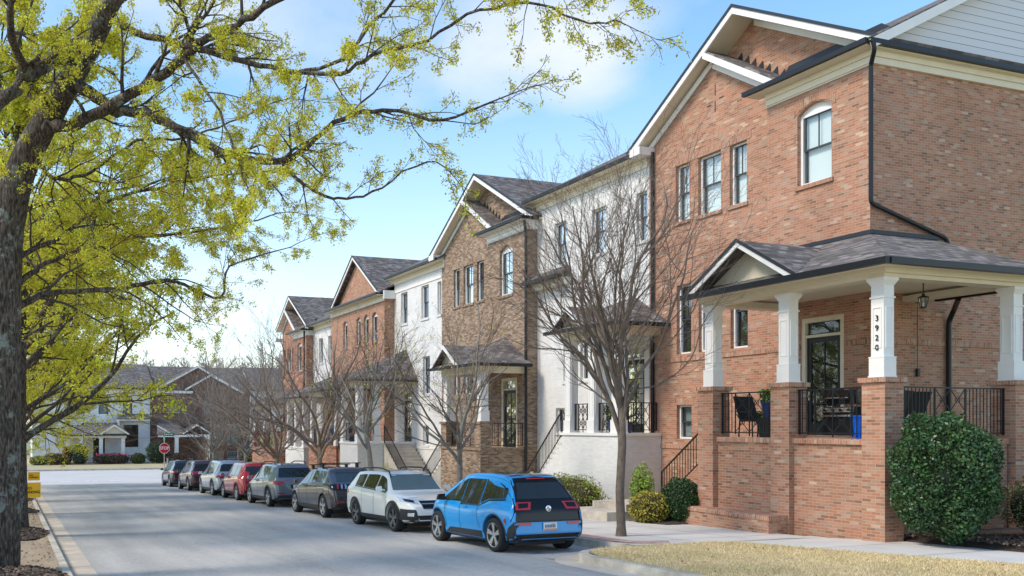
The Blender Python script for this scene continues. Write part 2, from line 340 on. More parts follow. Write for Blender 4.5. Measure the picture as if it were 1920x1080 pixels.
# ---------------------------------------------------------------- ground, road, kerbs
def sheet(name,xs,ys,h,m,kind='structure',jit=0,seed=0):
    """sheet following the ground profile, raised h above it"""
    rnd=random.Random(seed); mb=MB(); P=[]
    for y in ys: P.append([(x,y,G(y)+h+(rnd.uniform(-jit,jit) if jit else 0)) for x in xs])
    mb.grid(P); return mb.build(name,m,kind=kind,smooth=jit>0)
YS=[-40,0,20,40,60,74,90,120,200,400,900,1800]
grassm=mat('lawn_far',(.36,.32,.17),.95,col2=(.22,.24,.10),nscale=.35,bump=.4,bscale=9)
sheet('ground',[-1800,-300,-60,-20,0,30,60,300,1800],YS,-.03,grassm)
asph=mat('asphalt',(.53,.50,.455),.88,col2=(.46,.435,.40),nscale=.33,bump=.35,bscale=95)
def add_asphalt_detail():
    t=asph.node_tree; b=t.nodes['Principled BSDF']; g=N(t,'ShaderNodeNewGeometry')
    src=b.inputs['Base Color'].links[0].from_socket
    mp=N(t,'ShaderNodeMapping'); mp.inputs['Scale'].default_value=(.9,.10,1); t.links.new(g.outputs['Position'],mp.inputs[0])
    n=N(t,'ShaderNodeTexNoise'); n.inputs['Scale'].default_value=1.6; n.inputs['Detail'].default_value=5; t.links.new(mp.outputs[0],n.inputs[0])
    r=N(t,'ShaderNodeValToRGB'); r.color_ramp.elements[0].position=.35; r.color_ramp.elements[1].position=.7; r.color_ramp.elements[0].color=(.80,.80,.80,1); r.color_ramp.elements[1].color=(1.06,1.06,1.06,1); t.links.new(n.outputs['Fac'],r.inputs[0])
    n2=N(t,'ShaderNodeTexNoise'); n2.inputs['Scale'].default_value=70; n2.inputs['Detail'].default_value=2; t.links.new(g.outputs['Position'],n2.inputs[0])
    r2=N(t,'ShaderNodeValToRGB'); r2.color_ramp.elements[0].position=.3; r2.color_ramp.elements[1].position=.7; r2.color_ramp.elements[0].color=(.72,.72,.72,1); r2.color_ramp.elements[1].color=(1.15,1.15,1.15,1); t.links.new(n2.outputs['Fac'],r2.inputs[0])
    # thin cracks
    v=N(t,'ShaderNodeTexVoronoi',feature='DISTANCE_TO_EDGE'); v.inputs['Scale'].default_value=.22
    n3=N(t,'ShaderNodeTexNoise'); n3.inputs['Scale'].default_value=1.3; n3.inputs['Detail'].default_value=6; t.links.new(g.outputs['Position'],n3.inputs[0])
    va=N(t,'ShaderNodeMix',data_type='VECTOR'); va.inputs[0].default_value=.35; t.links.new(g.outputs['Position'],va.inputs[4]); 
    vm=N(t,'ShaderNodeVectorMath',operation='SCALE'); vm.inputs[3].default_value=12; t.links.new(n3.outputs['Color'],vm.inputs[0]); t.links.new(vm.outputs[0],va.inputs[5]); t.links.new(va.outputs[1],v.inputs[0])
    cr_=N(t,'ShaderNodeValToRGB'); cr_.color_ramp.elements[0].position=.001; cr_.color_ramp.elements[1].position=.004; cr_.color_ramp.elements[0].color=(.62,.62,.62,1); cr_.color_ramp.elements[1].color=(1,1,1,1); t.links.new(v.outputs['Distance'],cr_.inputs[0])
    s=src
    n5=N(t,'ShaderNodeTexNoise'); n5.inputs['Scale'].default_value=9; n5.inputs['Detail'].default_value=4; n5.inputs['Roughness'].default_value=.7; t.links.new(g.outputs['Position'],n5.inputs[0])
    r5=N(t,'ShaderNodeValToRGB'); r5.color_ramp.elements[0].position=.35; r5.color_ramp.elements[1].position=.65; r5.color_ramp.elements[0].color=(.90,.90,.90,1); r5.color_ramp.elements[1].color=(1.04,1.04,1.04,1); t.links.new(n5.outputs['Fac'],r5.inputs[0])
    # drip stains along the parking lane
    sx=N(t,'ShaderNodeSeparateXYZ'); t.links.new(g.outputs['Position'],sx.inputs[0])
    lane=M('MULTIPLY',M('GREATER_THAN',sx.outputs[0],9.6,t),M('LESS_THAN',sx.outputs[0],11.3,t),t)
    n6=N(t,'ShaderNodeTexNoise'); n6.inputs['Scale'].default_value=2.1; n6.inputs['Detail'].default_value=5; t.links.new(g.outputs['Position'],n6.inputs[0])
    r6=N(t,'ShaderNodeValToRGB'); r6.color_ramp.elements[0].position=.56; r6.color_ramp.elements[1].position=.68; r6.color_ramp.elements[0].color=(0,0,0,1); r6.color_ramp.elements[1].color=(.45,.45,.45,1); t.links.new(n6.outputs['Fac'],r6.inputs[0])
    st_=M('SUBTRACT',1.0,M('MULTIPLY',lane,r6.outputs[0],t),t)
    for q in (r.outputs[0],r2.outputs[0],r5.outputs[0],cr_.outputs[0],st_):
        mm=N(t,'ShaderNodeMix',data_type='RGBA',blend_type='MULTIPLY'); mm.inputs[0].default_value=1; t.links.new(s,mm.inputs[6]); t.links.new(q,mm.inputs[7]); s=mm.outputs[2]
    t.links.new(s,b.inputs['Base Color'])
add_asphalt_detail()
XK=11.62           # face of the kerb along the parked cars
XL=1.38            # road edge / gutter pan on the left
mb=MB()
mb.grid([[(x,y,G(y)) for x in (XL,6,XK)] for y in (-30,0,20,40,60,66.5)])
mb.build('road',asph,kind='structure')
mb=MB()
mb.grid([[(x,y,G(y)+.001) for x in (-3.2,XL,6,XK,13)] for y in (66.5,74,74.001)])
mb.grid([[(x,y,G(y)+.001) for x in (-80,-3.2,XL,6,XK,13,90)] for y in (74.001,82,91)])
mb.build('cross_street',mat('asphalt_pale',(.58,.55,.51),.88,col2=(.51,.485,.45),nscale=.3,bump=.3,bscale=80),kind='structure')
# left: gutter pan, kerb, verge
gy=[-10,0,10,20,30,40,50,60,66]
sheet('gutter_pan',[.93,XL],gy,.004,mat('gutter_pan_concrete',(.62,.53,.42),.9,noise=.35,nscale=1.1,bump=.3,bscale=30))
def joints(mb,x0,x1,y0,y1,step,h):
    y=y0
    while y<y1: mb.poly([(x0,y,G(y)+h),(x1,y,G(y)+h),(x1,y+.018,G(y)+h),(x0,y+.018,G(y)+h)]); y+=step
mb=MB(); joints(mb,.93,XL,8,66,3.05,.008); mb.build('gutter_joints',mat('joint_dark',(.13,.115,.095),.95),kind='structure')
mb=MB()
for i in range(len(gy)-1):
    y0,y1=gy[i],gy[i+1]
    n=4
    for k in range(n):
        a=y0+(y1-y0)*k/n+.006; b=y0+(y1-y0)*(k+1)/n-.006
        mb.hexa([(.76,a,G(a)-.1),(.93,a,G(a)-.1),(.93,b,G(b)-.1),(.76,b,G(b)-.1),(.765,a,G(a)+.15),(.90,a,G(a)+.15),(.90,b,G(b)+.15),(.765,b,G(b)+.15)])
# return of the kerb into the cross street
prev=None
for k in range(9):
    t=math.pi/2*k/8; c=(-3.2,66.0); r0,r1=3.96,4.13; p=[(c[0]+r*math.cos(t),c[1]+r*math.sin(t)) for r in (r0,r1)]
    if prev:
        q=[prev[0],prev[1],p[1],p[0]]; mb.hexa([(x,y,G(y)-.1) for x,y in q]+[(x,y,G(y)+.15) for x,y in q])
    prev=p
mb.build('kerb_left',kerbm,kind='structure')
dirt=mat('verge_dirt',(.40,.31,.21),.97,col2=(.30,.22,.14),nscale=2.0,bump=.8,bscale=22)
ys=[-10+i*.5 for i in range(153)]
mb=MB(); rnd=random.Random(4)
mb.grid([[(x,y,G(y)+.145+(.03*math.sin(x*3+y)*1+rnd.uniform(-.012,.012) if x<.7 else 0)+(-.16 if x<-8 else 0)) for x in (-9,-6,-4,-3,-2,-1.2,-.6,-.2,.2,.5,.76)] for y in ys if y<66.2])
mb.build('verge_left',dirt,smooth=True,kind='structure')
# right: kerb, paved strip, brick band, sidewalk
def kerbline(mb,pts,w=.17,h0=-.1,h1=.15):
    for (a,b) in zip(pts[:-1],pts[1:]):
        d=Vector((b[0]-a[0],b[1]-a[1],0)).normalized(); n=Vector((-d.y,d.x,0))
        def off(p,k): return (p[0]+n.x*k,p[1]+n.y*k)
        q=[a,b,off(b,w),off(a,w)]
        mb.hexa([(x,y,G(y)+h0) for x,y in q]+[(x,y,G(y)+h1) for x,y in [off(a,.02),off(b,.02),off(b,w),off(a,w)]])
mb=MB()
ky=[(XK,66-6*i) for i in range(0,9)]+[(XK,15.6)]
kerbline(mb,[(x+0,y) for x,y in ky])       # n points to +X when walking -Y ... left-hand side
arc=[(XK+.9-.9*math.cos(t),15.6-.9*math.sin(t)) for t in [i*math.pi/2/5 for i in range(6)]]
kerbline(mb,arc)
mb.build('kerb_right',kerbm,kind='structure')
# island kerb (bulb-out): along Y=14.7 back to the street, round the nose, then towards the camera
isl=[(12.5,14.72),(10.95,14.66)]+[(10.85-1.05*math.sin(t)*1.0,13.6+1.05*math.cos(t)) for t in [i*math.pi/2/8 for i in range(9)]]+[(9.74,11.5),(9.66,8),(9.6,0),(9.6,-10)]
mb=MB(); kerbline(mb,isl,w=.2); mb.build('kerb_island',kerbm,kind='structure')
mb=MB(); 
iso=[(12.4,15.12),(10.8,15.06)]+[(10.82-1.45*math.sin(t),13.6+1.45*math.cos(t)) for t in [i*math.pi/2/8 for i in range(9)]]+[(9.32,11.5),(9.2,8),(9.1,0)]
for a,b,c,d in zip(iso[:-1],iso[1:],isl[1:],isl[:-1]):
    mb.poly([(a[0],a[1],G(a[1])+.004),(b[0],b[1],G(b[1])+.004),(c[0]+.02,c[1],G(c[1])+.004),(d[0]+.02,d[1],G(d[1])+.004)])
mb.build('gutter_pan_island',mat('gutter_pan_concrete',(.47,.43,.37)),kind='structure')
straw=mat('dormant_grass_base',(.60,.46,.25),.97,col2=(.44,.36,.17),nscale=1.3,bump=.8,bscale=50)
edge=[(12.4,14.55),(13.2,14.6),(13.9,14.35),(14.25,13.0),(14.75,11.3),(15.3,9.7),(16.0,7.6),(17.5,3),(18,-10)]
def ez(x,y): return G(y)+.15
mb=MB(); inner=[(10.9,14.45),(10.2,14.1),(9.98,13.4),(9.93,12),(9.9,11),(9.86,9),(9.85,7),(9.8,3),(9.8,-10)]
for (a,b,c,d) in zip(inner[:-1],inner[1:],edge[1:],edge[:-1]):
    P=[]
    for i in range(5):
        s=i/4; p=(a[0]+(b[0]-a[0])*s,a[1]+(b[1]-a[1])*s); q=(d[0]+(c[0]-d[0])*s,d[1]+(c[1]-d[1])*s)
        P.append([(p[0]+(q[0]-p[0])*k/8,p[1]+(q[1]-p[1])*k/8,G(p[1]+(q[1]-p[1])*k/8)+.145+.03*math.sin(k*math.pi/8)) for k in range(9)])
    mb.grid(P)
mb.build('lawn_island_soil',straw,kind='structure',smooth=True)
# paved ground between kerb and houses
pave=mat('sidewalk_concrete',(.64,.60,.54),.9,col2=(.52,.49,.44),nscale=.9,bump=.2,bscale=45)
mb=MB()
mb.grid([[(x,y,G(y)+.148) for x in (XK+.16,13,14.5,16.2)] for y in (14.78,20,30,40,50,60,68)])
for (a,b) in zip(edge[:-1],edge[1:]):   # walk that passes the porch
    f=lambda p:(p[0]+ (3.1 if p[1]<14 else 2.4),p[1]-.0)
    q0,q1=f(a),f(b)
    mb.poly([(a[0],a[1],ez(*a)-.002),(b[0],b[1],ez(*b)-.002),(q1[0],q1[1],ez(*q1)-.002),(q0[0],q0[1],ez(*q0)-.002)])
mb.poly([(XK+.7,14.78,ez(0,14.78)-.002),(XK+.7,14.6,ez(0,14.6)-.002),(16.4,14.35,ez(0,14.35)-.002),(16.4,14.78,ez(0,14.78)-.002)])
mb.build('sidewalk',pave,kind='structure')
mb=MB()
for y in [15.3+1.52*i for i in range(34)]: mb.poly([(XK+.5,y,G(y)+.152),(16.2,y,G(y)+.152),(16.2,y+.014,G(y)+.152),(XK+.5,y+.014,G(y)+.152)])
for x in (13.3,14.75):
    mb.poly([(x,14.9,G(14.9)+.1525),(x+.012,14.9,G(14.9)+.1525),(x+.012,66,G(66)+.1525),(x,66,G(66)+.1525)])
for (x,y) in [(14.75,11.3),(15.3,9.7),(16,7.6),(14.3,12.9)]:
    mb.poly([(x,y,ez(x,y)+.002),(x+2.4,y,ez(x,y)+.002),(x+2.4,y+.014,ez(x,y)+.002),(x,y+.014,ez(x,y)+.002)])
mb.build('sidewalk_joints',mat('joint_walk',(.20,.18,.155),.95),kind='structure')
paver=brick_mat('brick_pavers',[(.0,(.34,.16,.12)),(.99,(.62,.42,.34)),(.5,(.50,.29,.23))],(.45,.38,.32),bump=.2)
mb=MB(); mb.grid([[(XK+.17,y,G(y)+.154),(XK+.66,y,G(y)+.154)] for y in (15.6,20,30,40,50,60,66)])
mb.grid([[(XK+.17+.9-.9*math.cos(t)*1.0,15.6-.73*math.sin(t),G(15)+.154),(XK+.52+.75-.75*math.cos(t),15.6-.45*math.sin(t),G(15)+.156)] for t in [i*math.pi/2/6 for i in range(7)]])
mb.build('paver_band',paver,kind='structure')
# mulch beds
mulch=mat('mulch',(.085,.058,.042),.97,col2=(.04,.028,.022),nscale=18,bump=1,bscale=30)
def chips(seed,n,fx,m=None,name='mulch_chips',lab='dark bark mulch chips scattered over a planting bed',size=(.02,.055)):
    rnd=np.random.default_rng(seed); P=[fx(rnd) for _ in range(n)]; P=np.array(P)
    leaf_mesh_obj(name,P,rnd,size[0],size[1],m or mat('bark_chip',(.16,.105,.075),.95,island=.6),None,flat=.75,kind='stuff',label=lab,cat='mulch')
def leaf_mesh_obj(name,P,rnd,s0,s1,m,parent,flat=0,kind=None,label=None,cat=None,aspect=.6,base=None,tri=False):
    """many small leaf quads, one mesh"""
    n=len(P); a=rnd.normal(size=(n,3)); a[:,2]*=(1-flat); a/=np.linalg.norm(a,axis=1)[:,None]
    b=rnd.normal(size=(n,3)); b[:,2]*=(1-flat)
    b-=a*(a*b).sum(1)[:,None]; b/=np.linalg.norm(b,axis=1)[:,None]+1e-9
    s=rnd.uniform(s0,s1,size=(n,1)); a=a*s; b=b*s*aspect
    off=np.array(parent['_base'] if parent is not None and '_base' in parent.keys() else (base if base is not None else (0,0,0)))
    P=P-off
    V=np.stack([P-a,P-b*1.0+a*.1,P+a,P+b+a*.1],1).reshape(-1,3)
    me=bpy.data.meshes.new(name); me.vertices.add(4*n); me.vertices.foreach_set('co',V.astype(np.float32).ravel())
    me.loops.add(4*n); me.loops.foreach_set('vertex_index',np.arange(4*n,dtype=np.int32)); me.polygons.add(n)
    me.polygons.foreach_set('loop_start',np.arange(0,4*n,4,dtype=np.int32))
    me.update(calc_edges=True); me.validate()
    me.materials.append(m)
    o=bpy.data.objects.new(name,me); C.objects.link(o)
    if parent is not None: o.parent=parent
    elif base is not None: o.location=base
    if kind: o['kind']=kind
    if label: o['label']=label
    if cat: o['category']=cat
    return o
def bed(name,x0,x1,y0,y1,seed,h=.16,hump=.08,round_=True):
    mb=MB(); P=[]; rnd=random.Random(seed); nx,ny=14,14
    for i in range(ny+1):
        r=[]
        for j in range(nx+1):
            u,v=j/nx,i/ny; x=x0+(x1-x0)*u;y=y0+(y1-y0)*v
            e=math.sin(math.pi*u)*math.sin(math.pi*v)
            r.append((x+rnd.uniform(-.04,.04),y+rnd.uniform(-.04,.04),G(y)+h+hump*e**.6+rnd.uniform(0,.02)*(e>0)-(.02 if e<=.001 else 0)))
        P.append(r)
    mb.grid(P); return mb.build(name,mulch,kind='structure')
bed('mulch_bed',17.05,23,10.2,15.6,1,h=.17,hump=.12)
bed('mulch_bed',16.15,18.1,22.4,29,2,h=.12,hump=.05)
bed('mulch_bed',15.5,17.4,18.25,20.0,3,h=.13,hump=.1)
for i,y in enumerate((15,24,33,42,51)):
    mb=MB(); P=[]
    for k in range(7):
        r=k/6; P.append([(-.2+1.05*r*math.cos(t)+ (0),y-.6+2.1*r*math.sin(t),G(y-.6+2.1*r*math.sin(t))+.145+.16*(1-r**2)+random.Random(k*31+int(t*9)).uniform(0,.02)) for t in [j*math.pi/12 for j in range(25)]])
    mb.grid(P); mb.build('mulch_mound',mulch,kind='structure')
def fb(rnd):
    x=rnd.uniform(17.1,21); y=rnd.uniform(10.4,13.3); return (x,y,G(y)+.27)
chips(1,5200,fb)
def fm(rnd):
    y0=(15,24,33,42)[rnd.integers(4)]; r=rnd.uniform()**.5; t=rnd.uniform(0,6.283); y=y0-.6+2.1*r*math.sin(t); return (-.2+1.05*r*math.cos(t),y,G(y)+.16+.16*(1-r*r))
chips(2,7000,fm,lab='dark bark mulch heaped round the street trees on the left verge')
def fd(rnd): y=rnd.uniform(11,60); return (rnd.uniform(-2,.75),y,G(y)+.16)
chips(3,9000,fd,m=mat('dead_leaf',(.30,.20,.12),.95,island=.6),name='dead_leaves',lab='dry brown leaves scattered over the left verge',size=(.012,.04))
# grass blades
def blades(name,n,fx,seed,m,h0,h1,label):
    rnd=np.random.default_rng(seed); P=np.array([fx(rnd) for _ in range(n)]); n=len(P)
    th=rnd.uniform(0,6.283,n); w=rnd.uniform(.003,.006,n); h=rnd.uniform(h0,h1,n); lean=rnd.normal(0,.6,(n,2))*h[:,None]
    a=np.stack([np.cos(th)*w,np.sin(th)*w,np.zeros(n)],1)
    T=P+np.stack([lean[:,0],lean[:,1],h],1); V=np.stack([P-a,P+a,T],1).reshape(-1,3)
    me=bpy.data.meshes.new(name); me.vertices.add(3*n); me.vertices.foreach_set('co',V.astype(np.float32).ravel())
    me.loops.add(3*n); me.loops.foreach_set('vertex_index',np.arange(3*n,dtype=np.int32)); me.polygons.add(n); me.polygons.foreach_set('loop_start',np.arange(0,3*n,3,dtype=np.int32))
    me.update(calc_edges=True); me.materials.append(m); o=bpy.data.objects.new(name,me); C.objects.link(o); o['kind']='stuff'; o['label']=label; o['category']='grass'; return o
import bisect
def inisl(rnd):
    while True:
        y=rnd.uniform(7.5,14.55); x=rnd.uniform(9.9,16.2)
        xe=np.interp(-y,[-14.6,-14.35,-13,-11.3,-9.7,-7.6],[13.2,13.9,14.25,14.75,15.3,16.0])
        if y>13.6 and (x-10.95)**2+(y-13.55)**2>.95**2 and x<10.95: continue
        if x<xe-.02: return (x,y,G(y)+.165)
blades('grass',85000,inisl,5,mat('straw_blade',(.86,.65,.38),.8,col2=(.58,.48,.23),nscale=.8,island=.35),.015,.05,'dormant straw coloured grass on the kerbed island in front')
def inr(rnd):
    x=rnd.uniform(18.2,20.8); y=rnd.uniform(9.6,11.2); return (x,y,G(y)+.16+.1)
blades('grass',6000,inr,6,mat('straw_blade2',(.46,.40,.2),.8,island=.4),.03,.09,'small patch of dry grass beside the mulch bed at the right edge')
def lit(rnd):
    x,y,z=inisl(rnd); return (x,y,z+.03)
chips(9,260,lit,m=MAT['dead_leaf'],name='dead_leaves',lab='scattered dry leaves on the dormant grass island',size=(.012,.03))
# crosswalk blocks at the T junction
mb=MB()
for px in (118,130,165,179,212,223):
    y=72.8; t=math.tan(CAMA+math.atan((px-620)/FPX)); x=t*y; mb.poly([(x-.2,y,G(y)+.006),(x+.2,y,G(y)+.006),(x+.2,y+1.1,G(y+1.1)+.006),(x-.2,y+1.1,G(y+1.1)+.006)])
mb.build('road_markings',mat('road_paint',(.78,.78,.76),.7,noise=.2,nscale=6),kind='structure')
mb=MB(); mb.poly([(8.6,20.1,G(20.1)+.005),(11.3,20.1,G(20.1)+.005),(11.3,20.2,G(20.2)+.005),(8.6,20.2,G(20.2)+.005)])
for yy in (26,32.6,37.9,43,49,56): mb.poly([(8.8,yy,G(yy)+.005),(11.3,yy,G(yy)+.005),(11.3,yy+.1,G(yy+.1)+.005),(8.8,yy+.1,G(yy+.1)+.005)])
mb.build('parking_lines',mat('road_paint_worn',(.60,.60,.59),.75,noise=.35,nscale=7),kind='structure')
# far side of the cross street
mb=MB(); mb.box(-80,90,91,91.2,-4.6,-4.29); mb.build('kerb_far',kerbm,kind='structure')
mb=MB(); mb.grid([[(x,y,z) for x in (-80,-20,0,10,20,40,90)] for y,z in ((91.2,-4.30),(94,-4.28),(99,-4.22),(140,-4.2))])
mb.build('lawn_far',mat('lawn_straw',(.50,.41,.24),.95,col2=(.38,.33,.18),nscale=.6,bump=.5,bscale=15),kind='structure')
mb=MB(); mb.box(11.79,16,66,73,-4.9,G(70)+.13); mb.build('corner_pavement',pave,kind='structure')
# ---------------------------------------------------------------- porch pieces
def column(root,x,y,z0,z1,s=.17,m=None,kind='porch_column'):
    """square white column with base block, recessed panels, neck band and flared capital; x,y centre"""
    m=m or white; mb=MB(); H=z1-z0
    mb.box(x-s*1.28,x+s*1.28,y-s*1.28,y+s*1.28,z0,z0+.035)
    mb.box(x-s*1.2,x+s*1.2,y-s*1.2,y+s*1.2,z0+.035,z0+.40); mb.box(x-s*1.24,x+s*1.24,y-s*1.24,y+s*1.24,z0+.40,z0+.425)
    mb.box(x-s,x+s,y-s,y+s,z0+.425,z1-.16)
    for (a,b) in ((z0+.62,z1-.62),):
        for sg in (-1,1):     # panel mouldings on the four faces
            for (u0,u1,v0,v1) in ((-s*.68,-s*.58,a,b),(s*.58,s*.68,a,b),(-s*.68,s*.68,a-.02,a),(-s*.68,s*.68,b,b+.02)):
                mb.box(x+u0,x+u1,y+sg*s-(.014 if sg<0 else 0),y+sg*s+(.014 if sg>0 else 0),v0,v1)
                mb.box(x+sg*s-(.014 if sg<0 else 0),x+sg*s+(.014 if sg>0 else 0),y+u0,y+u1,v0,v1)
    mb.box(x-s*1.14,x+s*1.14,y-s*1.14,y+s*1.14,z1-.42,z1-.385)
    z=z1-.16; mb.hexa([(x-s,y-s,z),(x+s,y-s,z),(x+s,y+s,z),(x-s,y+s,z),(x-s*1.38,y-s*1.38,z+.1),(x+s*1.38,y-s*1.38,z+.1),(x+s*1.38,y+s*1.38,z+.1),(x-s*1.38,y+s*1.38,z+.1)])
    mb.box(x-s*1.42,x+s*1.42,y-s*1.42,y+s*1.42,z+.1,z1)
    return mb.build(kind,m,root)
def pier(root,x,y,z0,z1,s,bm,bs,name='brick_pier'):
    mb=MB(); mb.box(x-s,x+s,y-s,y+s,z0,z1-.1); p=mb.build(name,bm,root)
    mb=MB(); mb.box(x-s-.055,x+s+.055,y-s-.055,y+s+.055,z1-.1,z1); mb.build('pier_cap',bs,p); return p
def railing(root,p,q,z0,z1,pattern=True,step=.105,name='railing'):
    """black metal railing from p to q (x,y), z0 bottom, z1 top, crossed panel in the middle"""
    mb=MB(); p=Vector((*p,0));q=Vector((*q,0));d=q-p;L=d.length;d.normalize(); up=Vector((0,0,1))
    a=lambda s,z:(p+d*s)+Vector((0,0,z))
    mb.beam(a(0,z1),a(L,z1),.045,.03); mb.beam(a(0,z0+.09),a(L,z0+.09),.03,.025)
    for s in (.03,L-.03): mb.beam(a(s,z0+.06),a(s,z1),.035,.035)
    n=max(2,int(L/step)); w=min(.9,L*.5); c0,c1=L/2-w/2,L/2+w/2
    for k in range(1,n):
        s=L*k/n
        if pattern and c0<s<c1: continue
        mb.beam(a(s,z0+.09),a(s,z1),.014,.014)
    if pattern:
        zb,zt=z0+.1,z1-.02; zm=(zb+zt)/2; cm=(c0+c1)/2
        for s in (c0,cm,c1): mb.beam(a(s,z0-.0 if s==cm else z0+.05),a(s,z1),.022,.022)
        for (s0,s1) in ((c0,cm),(cm,c1)):
            for (y0,y1) in ((zb,zm),(zm,zt)):
                mb.beam(a(s0,y0),a(s1,y1),.014,.014); mb.beam(a(s0,y1),a(s1,y0),.014,.014)
                sm,ym=(s0+s1)/2,(y0+y1)/2; r=.07
                for k in range(6):
                    t0,t1=k*math.pi/3,(k+1)*math.pi/3
                    mb.beam(a(sm+r*math.cos(t0),ym+r*math.sin(t0)),a(sm+r*math.cos(t1),ym+r*math.sin(t1)),.012,.012)
    return mb.build(name,blackm,root)
def handrail(root,p0,p1,h=.92,step=.13,name='handrail'):
    """sloping stair rail; p0,p1 = foot points of first and last post"""
    mb=MB(); p0=Vector(p0);p1=Vector(p1); n=max(2,int((p1-p0).length/step)); up=Vector((0,0,h))
    mb.beam(p0+up,p1+up,.045,.03); mb.beam(p0+up*.1,p1+up*.1,.03,.025)
    for k in range(n+1):
        q=p0+(p1-p0)*k/n; w=.035 if k in (0,n) else .014
        mb.beam(q+(up*.0 if k in (0,n) else up*.1),q+up*(1.0),w,w)
    return mb.build(name,blackm,root)
def stairs(root,axis,a0,a1,start,end,ztop,zbot,m,name='steps',n=None):
    """steps; treads span a0..a1 on the other axis; run from start (top) to end (bottom)"""
    mb=MB(); n=n or max(1,round((ztop-zbot)/.17)); 
    for k in range(n):
        s0=start+(end-start)*k/n; s1=start+(end-start)*(k+1)/n; z=ztop-(ztop-zbot)*(k+1)/n+.0
        lo,hi=min(s0,s1),max(s0,s1)
        if axis=='y': mb.box(a0,a1,lo,hi,zbot-.5,z+(ztop-zbot)/n*0); mb.box(a0-.02,a1+.02,lo-.02 if s1<s0 else lo,hi+(.02 if s1>s0 else 0),z,z+.05)
        else: mb.box(lo,hi,a0,a1,zbot-.5,z); mb.box(lo-.02,hi,a0-.02,a1+.02,z,z+.05)
    return mb.build(name,m,root)
def door(root,pl,a,u0,u1,z0,z1,trans=.32,sl=0,frm=None,lites=(2,4)):
    """glazed dark door with transom and cream frame; frame outer size u0..u1, z0..z1"""
    frm=frm or cream; f=MB(); t=.12
    wbox(f,pl,a,u0,u0+t,z0,z1,-.13,-.02); wbox(f,pl,a,u1-t,u1,z0,z1,-.13,-.02); wbox(f,pl,a,u0+t,u1-t,z1-t,z1,-.13,-.02)
    zt=z1-t-trans; wbox(f,pl,a,u0+t,u1-t,zt-.07,zt,-.13,-.03)
    if sl: wbox(f,pl,a,u1-t-sl-.06,u1-t-sl,z0,zt,-.13,-.03)
    fr=f.build('door_frame',frm,root)
    d=MB(); A,B,Z=u0+t,u1-t-(sl+.06 if sl else 0),zt-.07; k=.13
    wbox(d,pl,a,A,A+k,z0,Z,-.13,-.085); wbox(d,pl,a,B-k,B,z0,Z,-.13,-.085); wbox(d,pl,a,A+k,B-k,z0,z0+.3,-.13,-.085); wbox(d,pl,a,A+k,B-k,Z-.14,Z,-.13,-.085)
    for i in range(1,lites[0]): u=A+k+(B-A-2*k)*i/lites[0]; wbox(d,pl,a,u-.012,u+.012,z0+.3,Z-.14,-.115,-.09)
    for j in range(1,lites[1]): z=z0+.3+(Z-.14-z0-.3)*j/lites[1]; wbox(d,pl,a,A+k,B-k,z-.012,z+.012,-.112,-.093)
    wbox(d,pl,a,A,B,zt,zt+.03,-.12,-.09)
    dr=d.build('door',doorm,root)
    g=MB()
    g.poly([wp(pl,a,A+k,z0+.3,-.11),wp(pl,a,B-k,z0+.3,-.11),wp(pl,a,B-k,Z-.14,-.11),wp(pl,a,A+k,Z-.14,-.11)])
    g.poly([wp(pl,a,u0+t,zt,-.11),wp(pl,a,u1-t,zt,-.11),wp(pl,a,u1-t,z1-t,-.11),wp(pl,a,u0+t,z1-t,-.11)])
    if sl: g.poly([wp(pl,a,B+.06,z0+.1,-.11),wp(pl,a,u1-t,z0+.1,-.11),wp(pl,a,u1-t,Z,-.11),wp(pl,a,B+.06,Z,-.11)])
    g.build('pane',glassm,dr)
    b=MB(); b.poly([wp(pl,a,u0,z0,-.16),wp(pl,a,u1,z0,-.16),wp(pl,a,u1,z1,-.16),wp(pl,a,u0,z1,-.16)]); b.build('door_backing',darkin,dr)
    h=MB(); uu=B-.06 if pl=='X' else A+.06; h.lathe(wp(pl,a,uu,z0+1.0,-.05),[(0,-.035),(.028,-.02),(.03,.0),(.02,.02),(.0,.03)],8,'z'); wbox(h,pl,a,uu-.02,uu+.02,z0+.9,z0+1.12,-.085,-.075); h.build('handle',mat('steel',(.5,.5,.5),.25,1),dr)
def downspout(root,pts,name='downspout',r=.052):
    mb=MB()
    for a,b in zip(pts[:-1],pts[1:]): pass
    # rounded corners
    P=[Vector(p) for p in pts]; Q=[P[0]]
    for i in range(1,len(P)-1):
        d0=(P[i]-P[i-1]).normalized(); d1=(P[i+1]-P[i]).normalized(); c=min(.12,(P[i]-P[i-1]).length/2.2,(P[i+1]-P[i]).length/2.2)
        Q+=[P[i]-d0*c,P[i]-d0*c*.35+d1*c*.1,P[i]+d1*c*.35-d0*c*.1,P[i]+d1*c]
    Q.append(P[-1]); mb.tube(Q,r,8); return mb.build(name,gutm,root,smooth=False)
def gable_trim(mb,a,p,q,w=.06,h=.165,pl='X'):
    """rake board along p->q given as (u,z); hangs below the line"""
    P=Vector(wp(pl,a,p[0],p[1]));Q=Vector(wp(pl,a,q[0],q[1])); d=(Q-P).normalized(); n=Vector((1,0,0)) if pl=='X' else Vector((0,1,0)); dn=d.cross(n); 
    if dn.z>0: dn=-dn
    if P.z>Q.z: i=[P,Q,Q+dn*h,P+Vector((0,0,-h/max(.3,abs(dn.z))))]
    else: i=[P,Q,Q+Vector((0,0,-h/max(.3,abs(dn.z)))),P+dn*h]
    mb.prism(i,-n*w)
